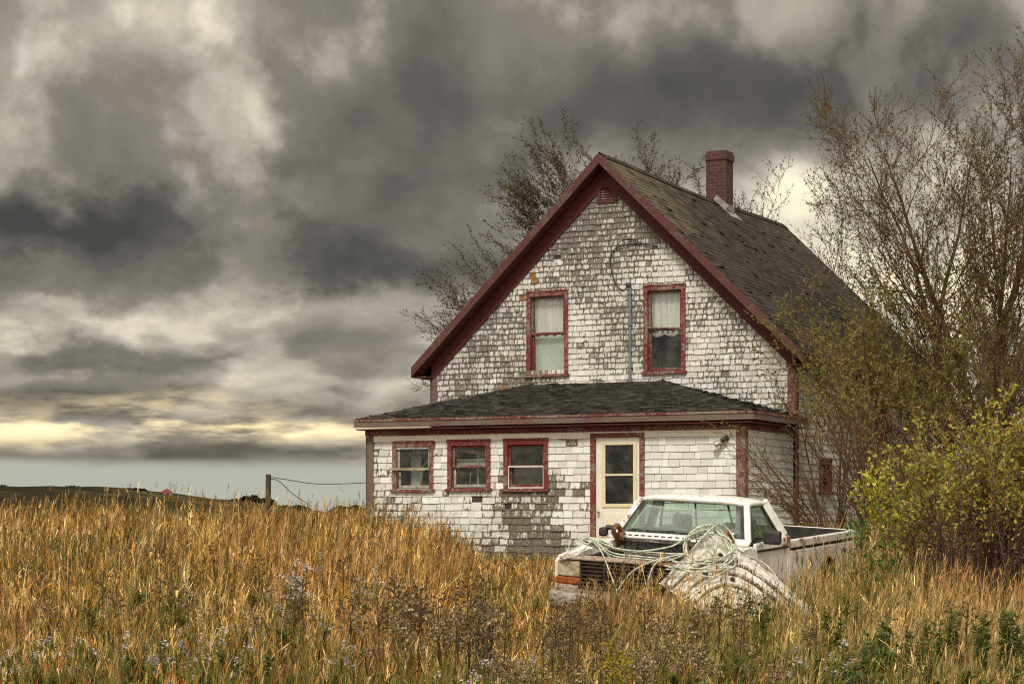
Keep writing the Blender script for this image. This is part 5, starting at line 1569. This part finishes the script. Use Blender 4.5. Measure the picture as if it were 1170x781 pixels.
# relief of the cloud masses: lit from the upper left
rA = nt.noise(cv, 3.0, 10, .52, .1); rB = nt.noise(shifted(-.05, .06), 3.0, 10, .52, .1)
edge_ = nt.m('MULTIPLY', nt.m('SUBTRACT', nt.sstep(nt.m('ADD', rA, nt.m('MULTIPLY', nt.m('SUBTRACT', n_fine, .5), .12)), .47, .56), .5), .14)
relief = nt.m('MULTIPLY', nt.m('SUBTRACT', rA, rB), .66)
v = nt.m('ADD', nt.m('ADD', nt.m('ADD', .47, edge_), relief), nt.m('ADD', nt.m('MULTIPLY', nt.m('SUBTRACT', n_big, .5), .36), nt.m('MULTIPLY', nt.m('SUBTRACT', n_fine, .5), .22)))
for b_ in SKY_BLOBS if 'SKY_BLOBS' in globals() else [
    (190,35,130,55,.27,-10),(280,150,30,90,.16,14),(330,215,80,50,.14,10),(60,120,140,70,.06,0),(120,170,160,70,-.02,0),
    (70,275,190,30,-.42,2),(300,240,90,38,-.22,20),(430,305,190,30,-.26,3),(420,110,190,80,-.06,0),(900,90,330,70,-.24,8),(560,200,160,70,-.12,0),(720,40,160,40,.06,0),
    (400,355,170,24,.22,3),(60,372,110,16,.22,-2),(150,410,200,14,-.10,0),(330,420,150,14,.10,4),(90,452,160,10,-.10,0),
    (160,462,240,8,-.12,0),(60,425,150,8,-.10,1),(320,470,120,7,-.10,0),(180,400,160,8,.08,-2),(200,519,420,8,-.16,0),(200,385,260,14,.10,0),(300,440,220,10,.10,1),
    (930,215,170,40,.21,0),(1040,310,200,90,.30,0),(1140,430,160,120,.28,0)]:
    v = nt.m('ADD', v, blob(*b_))
col = nt.ramp(v, [(0.0,(.036,.033,.029)),(.20,(.068,.062,.053)),(.42,(.145,.130,.107)),(.62,(.285,.258,.208)),(.82,(.50,.455,.355)),(1.0,(.84,.73,.48))])
# broken glow where the sun shows through low on the left
cb3 = nt.add('ShaderNodeCombineXYZ'); nt.l.new(nt.m('MULTIPLY', U, 7.0), cb3.inputs[0]); nt.l.new(nt.m('MULTIPLY', V, 34.0), cb3.inputs[1])
n_st = nt.noise(cb3.outputs[0], 1.3, 6, .55, 0.0)
gl_ = nt.m('MULTIPLY', nt.m('ADD', blob(110,487,130,10,.9), nt.m('ADD', blob(330,496,150,11,.75,2), nt.m('ADD', blob(20,500,90,10,.5), blob(170,468,180,14,.35)))), nt.sstep(n_st, .40, .60))
col = nt.mix(nt.m('MINIMUM', gl_, 1.0), col, (.95,.78,.44))
# a plain pale veil under the cloud base
veil = nt.m('SUBTRACT', 1.0, nt.sstep(nt.m('ADD', V, nt.m('MULTIPLY', nt.m('SUBTRACT', n_fine, .5), .010)), .047, .060))
col = nt.mix(nt.m('MULTIPLY', veil, .92), col, (.275,.280,.243))
# thinner, brighter overcast overhead and behind the photographer
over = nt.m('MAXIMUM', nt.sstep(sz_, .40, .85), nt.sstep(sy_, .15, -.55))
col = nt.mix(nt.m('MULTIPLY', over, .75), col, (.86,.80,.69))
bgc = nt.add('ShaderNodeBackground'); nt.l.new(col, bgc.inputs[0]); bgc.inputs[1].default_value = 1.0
sky = nt.add('ShaderNodeTexSky', sky_type='NISHITA'); sky.sun_disc = False
sky.sun_elevation = R(SUN_EL); sky.sun_rotation = R(SUN_AZ)
bgs = nt.add('ShaderNodeBackground'); nt.l.new(sky.outputs[0], bgs.inputs[0]); bgs.inputs[1].default_value = .06
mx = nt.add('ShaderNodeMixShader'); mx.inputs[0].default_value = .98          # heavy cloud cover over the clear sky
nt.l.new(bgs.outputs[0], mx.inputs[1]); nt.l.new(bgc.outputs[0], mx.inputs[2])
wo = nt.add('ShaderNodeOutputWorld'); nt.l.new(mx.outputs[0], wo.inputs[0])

sd = bpy.data.lights.new('sun', 'SUN'); sd.energy = 1.5; sd.angle = R(10); sd.color = (1.0,.95,.85)
so = bpy.data.objects.new('sun', sd); COL.objects.link(so)
dv_ = Vector((math.sin(R(SUN_AZ))*math.cos(R(SUN_EL)), math.cos(R(SUN_AZ))*math.cos(R(SUN_EL)), math.sin(R(SUN_EL))))
so.rotation_euler = (-dv_).to_track_quat('-Z','Y').to_euler(); so.location = dv_*60

cd_ = bpy.data.cameras.new('camera'); cam = bpy.data.objects.new('camera', cd_); COL.objects.link(cam)
cam.location = (0,0,EYE); cam.rotation_euler = (R(90),0,0)
cd_.sensor_width = 36; cd_.lens = 2400/1170*36; cd_.shift_y = (592-390.5)/1170; cd_.clip_start = .1; cd_.clip_end = 12000
sc.camera = cam
sc.view_settings.view_transform = 'Standard'; sc.view_settings.look = 'None'; sc.view_settings.exposure = 0.80; sc.view_settings.gamma = 1.0
sc.view_settings.use_curve_mapping = False
sc.render.engine = 'CYCLES'
sc.cycles.max_bounces = 6; sc.cycles.transparent_max_bounces = 12; sc.cycles.use_denoising = False
sc.cycles.pixel_filter_type = 'BLACKMAN_HARRIS'; sc.cycles.filter_width = 1.1
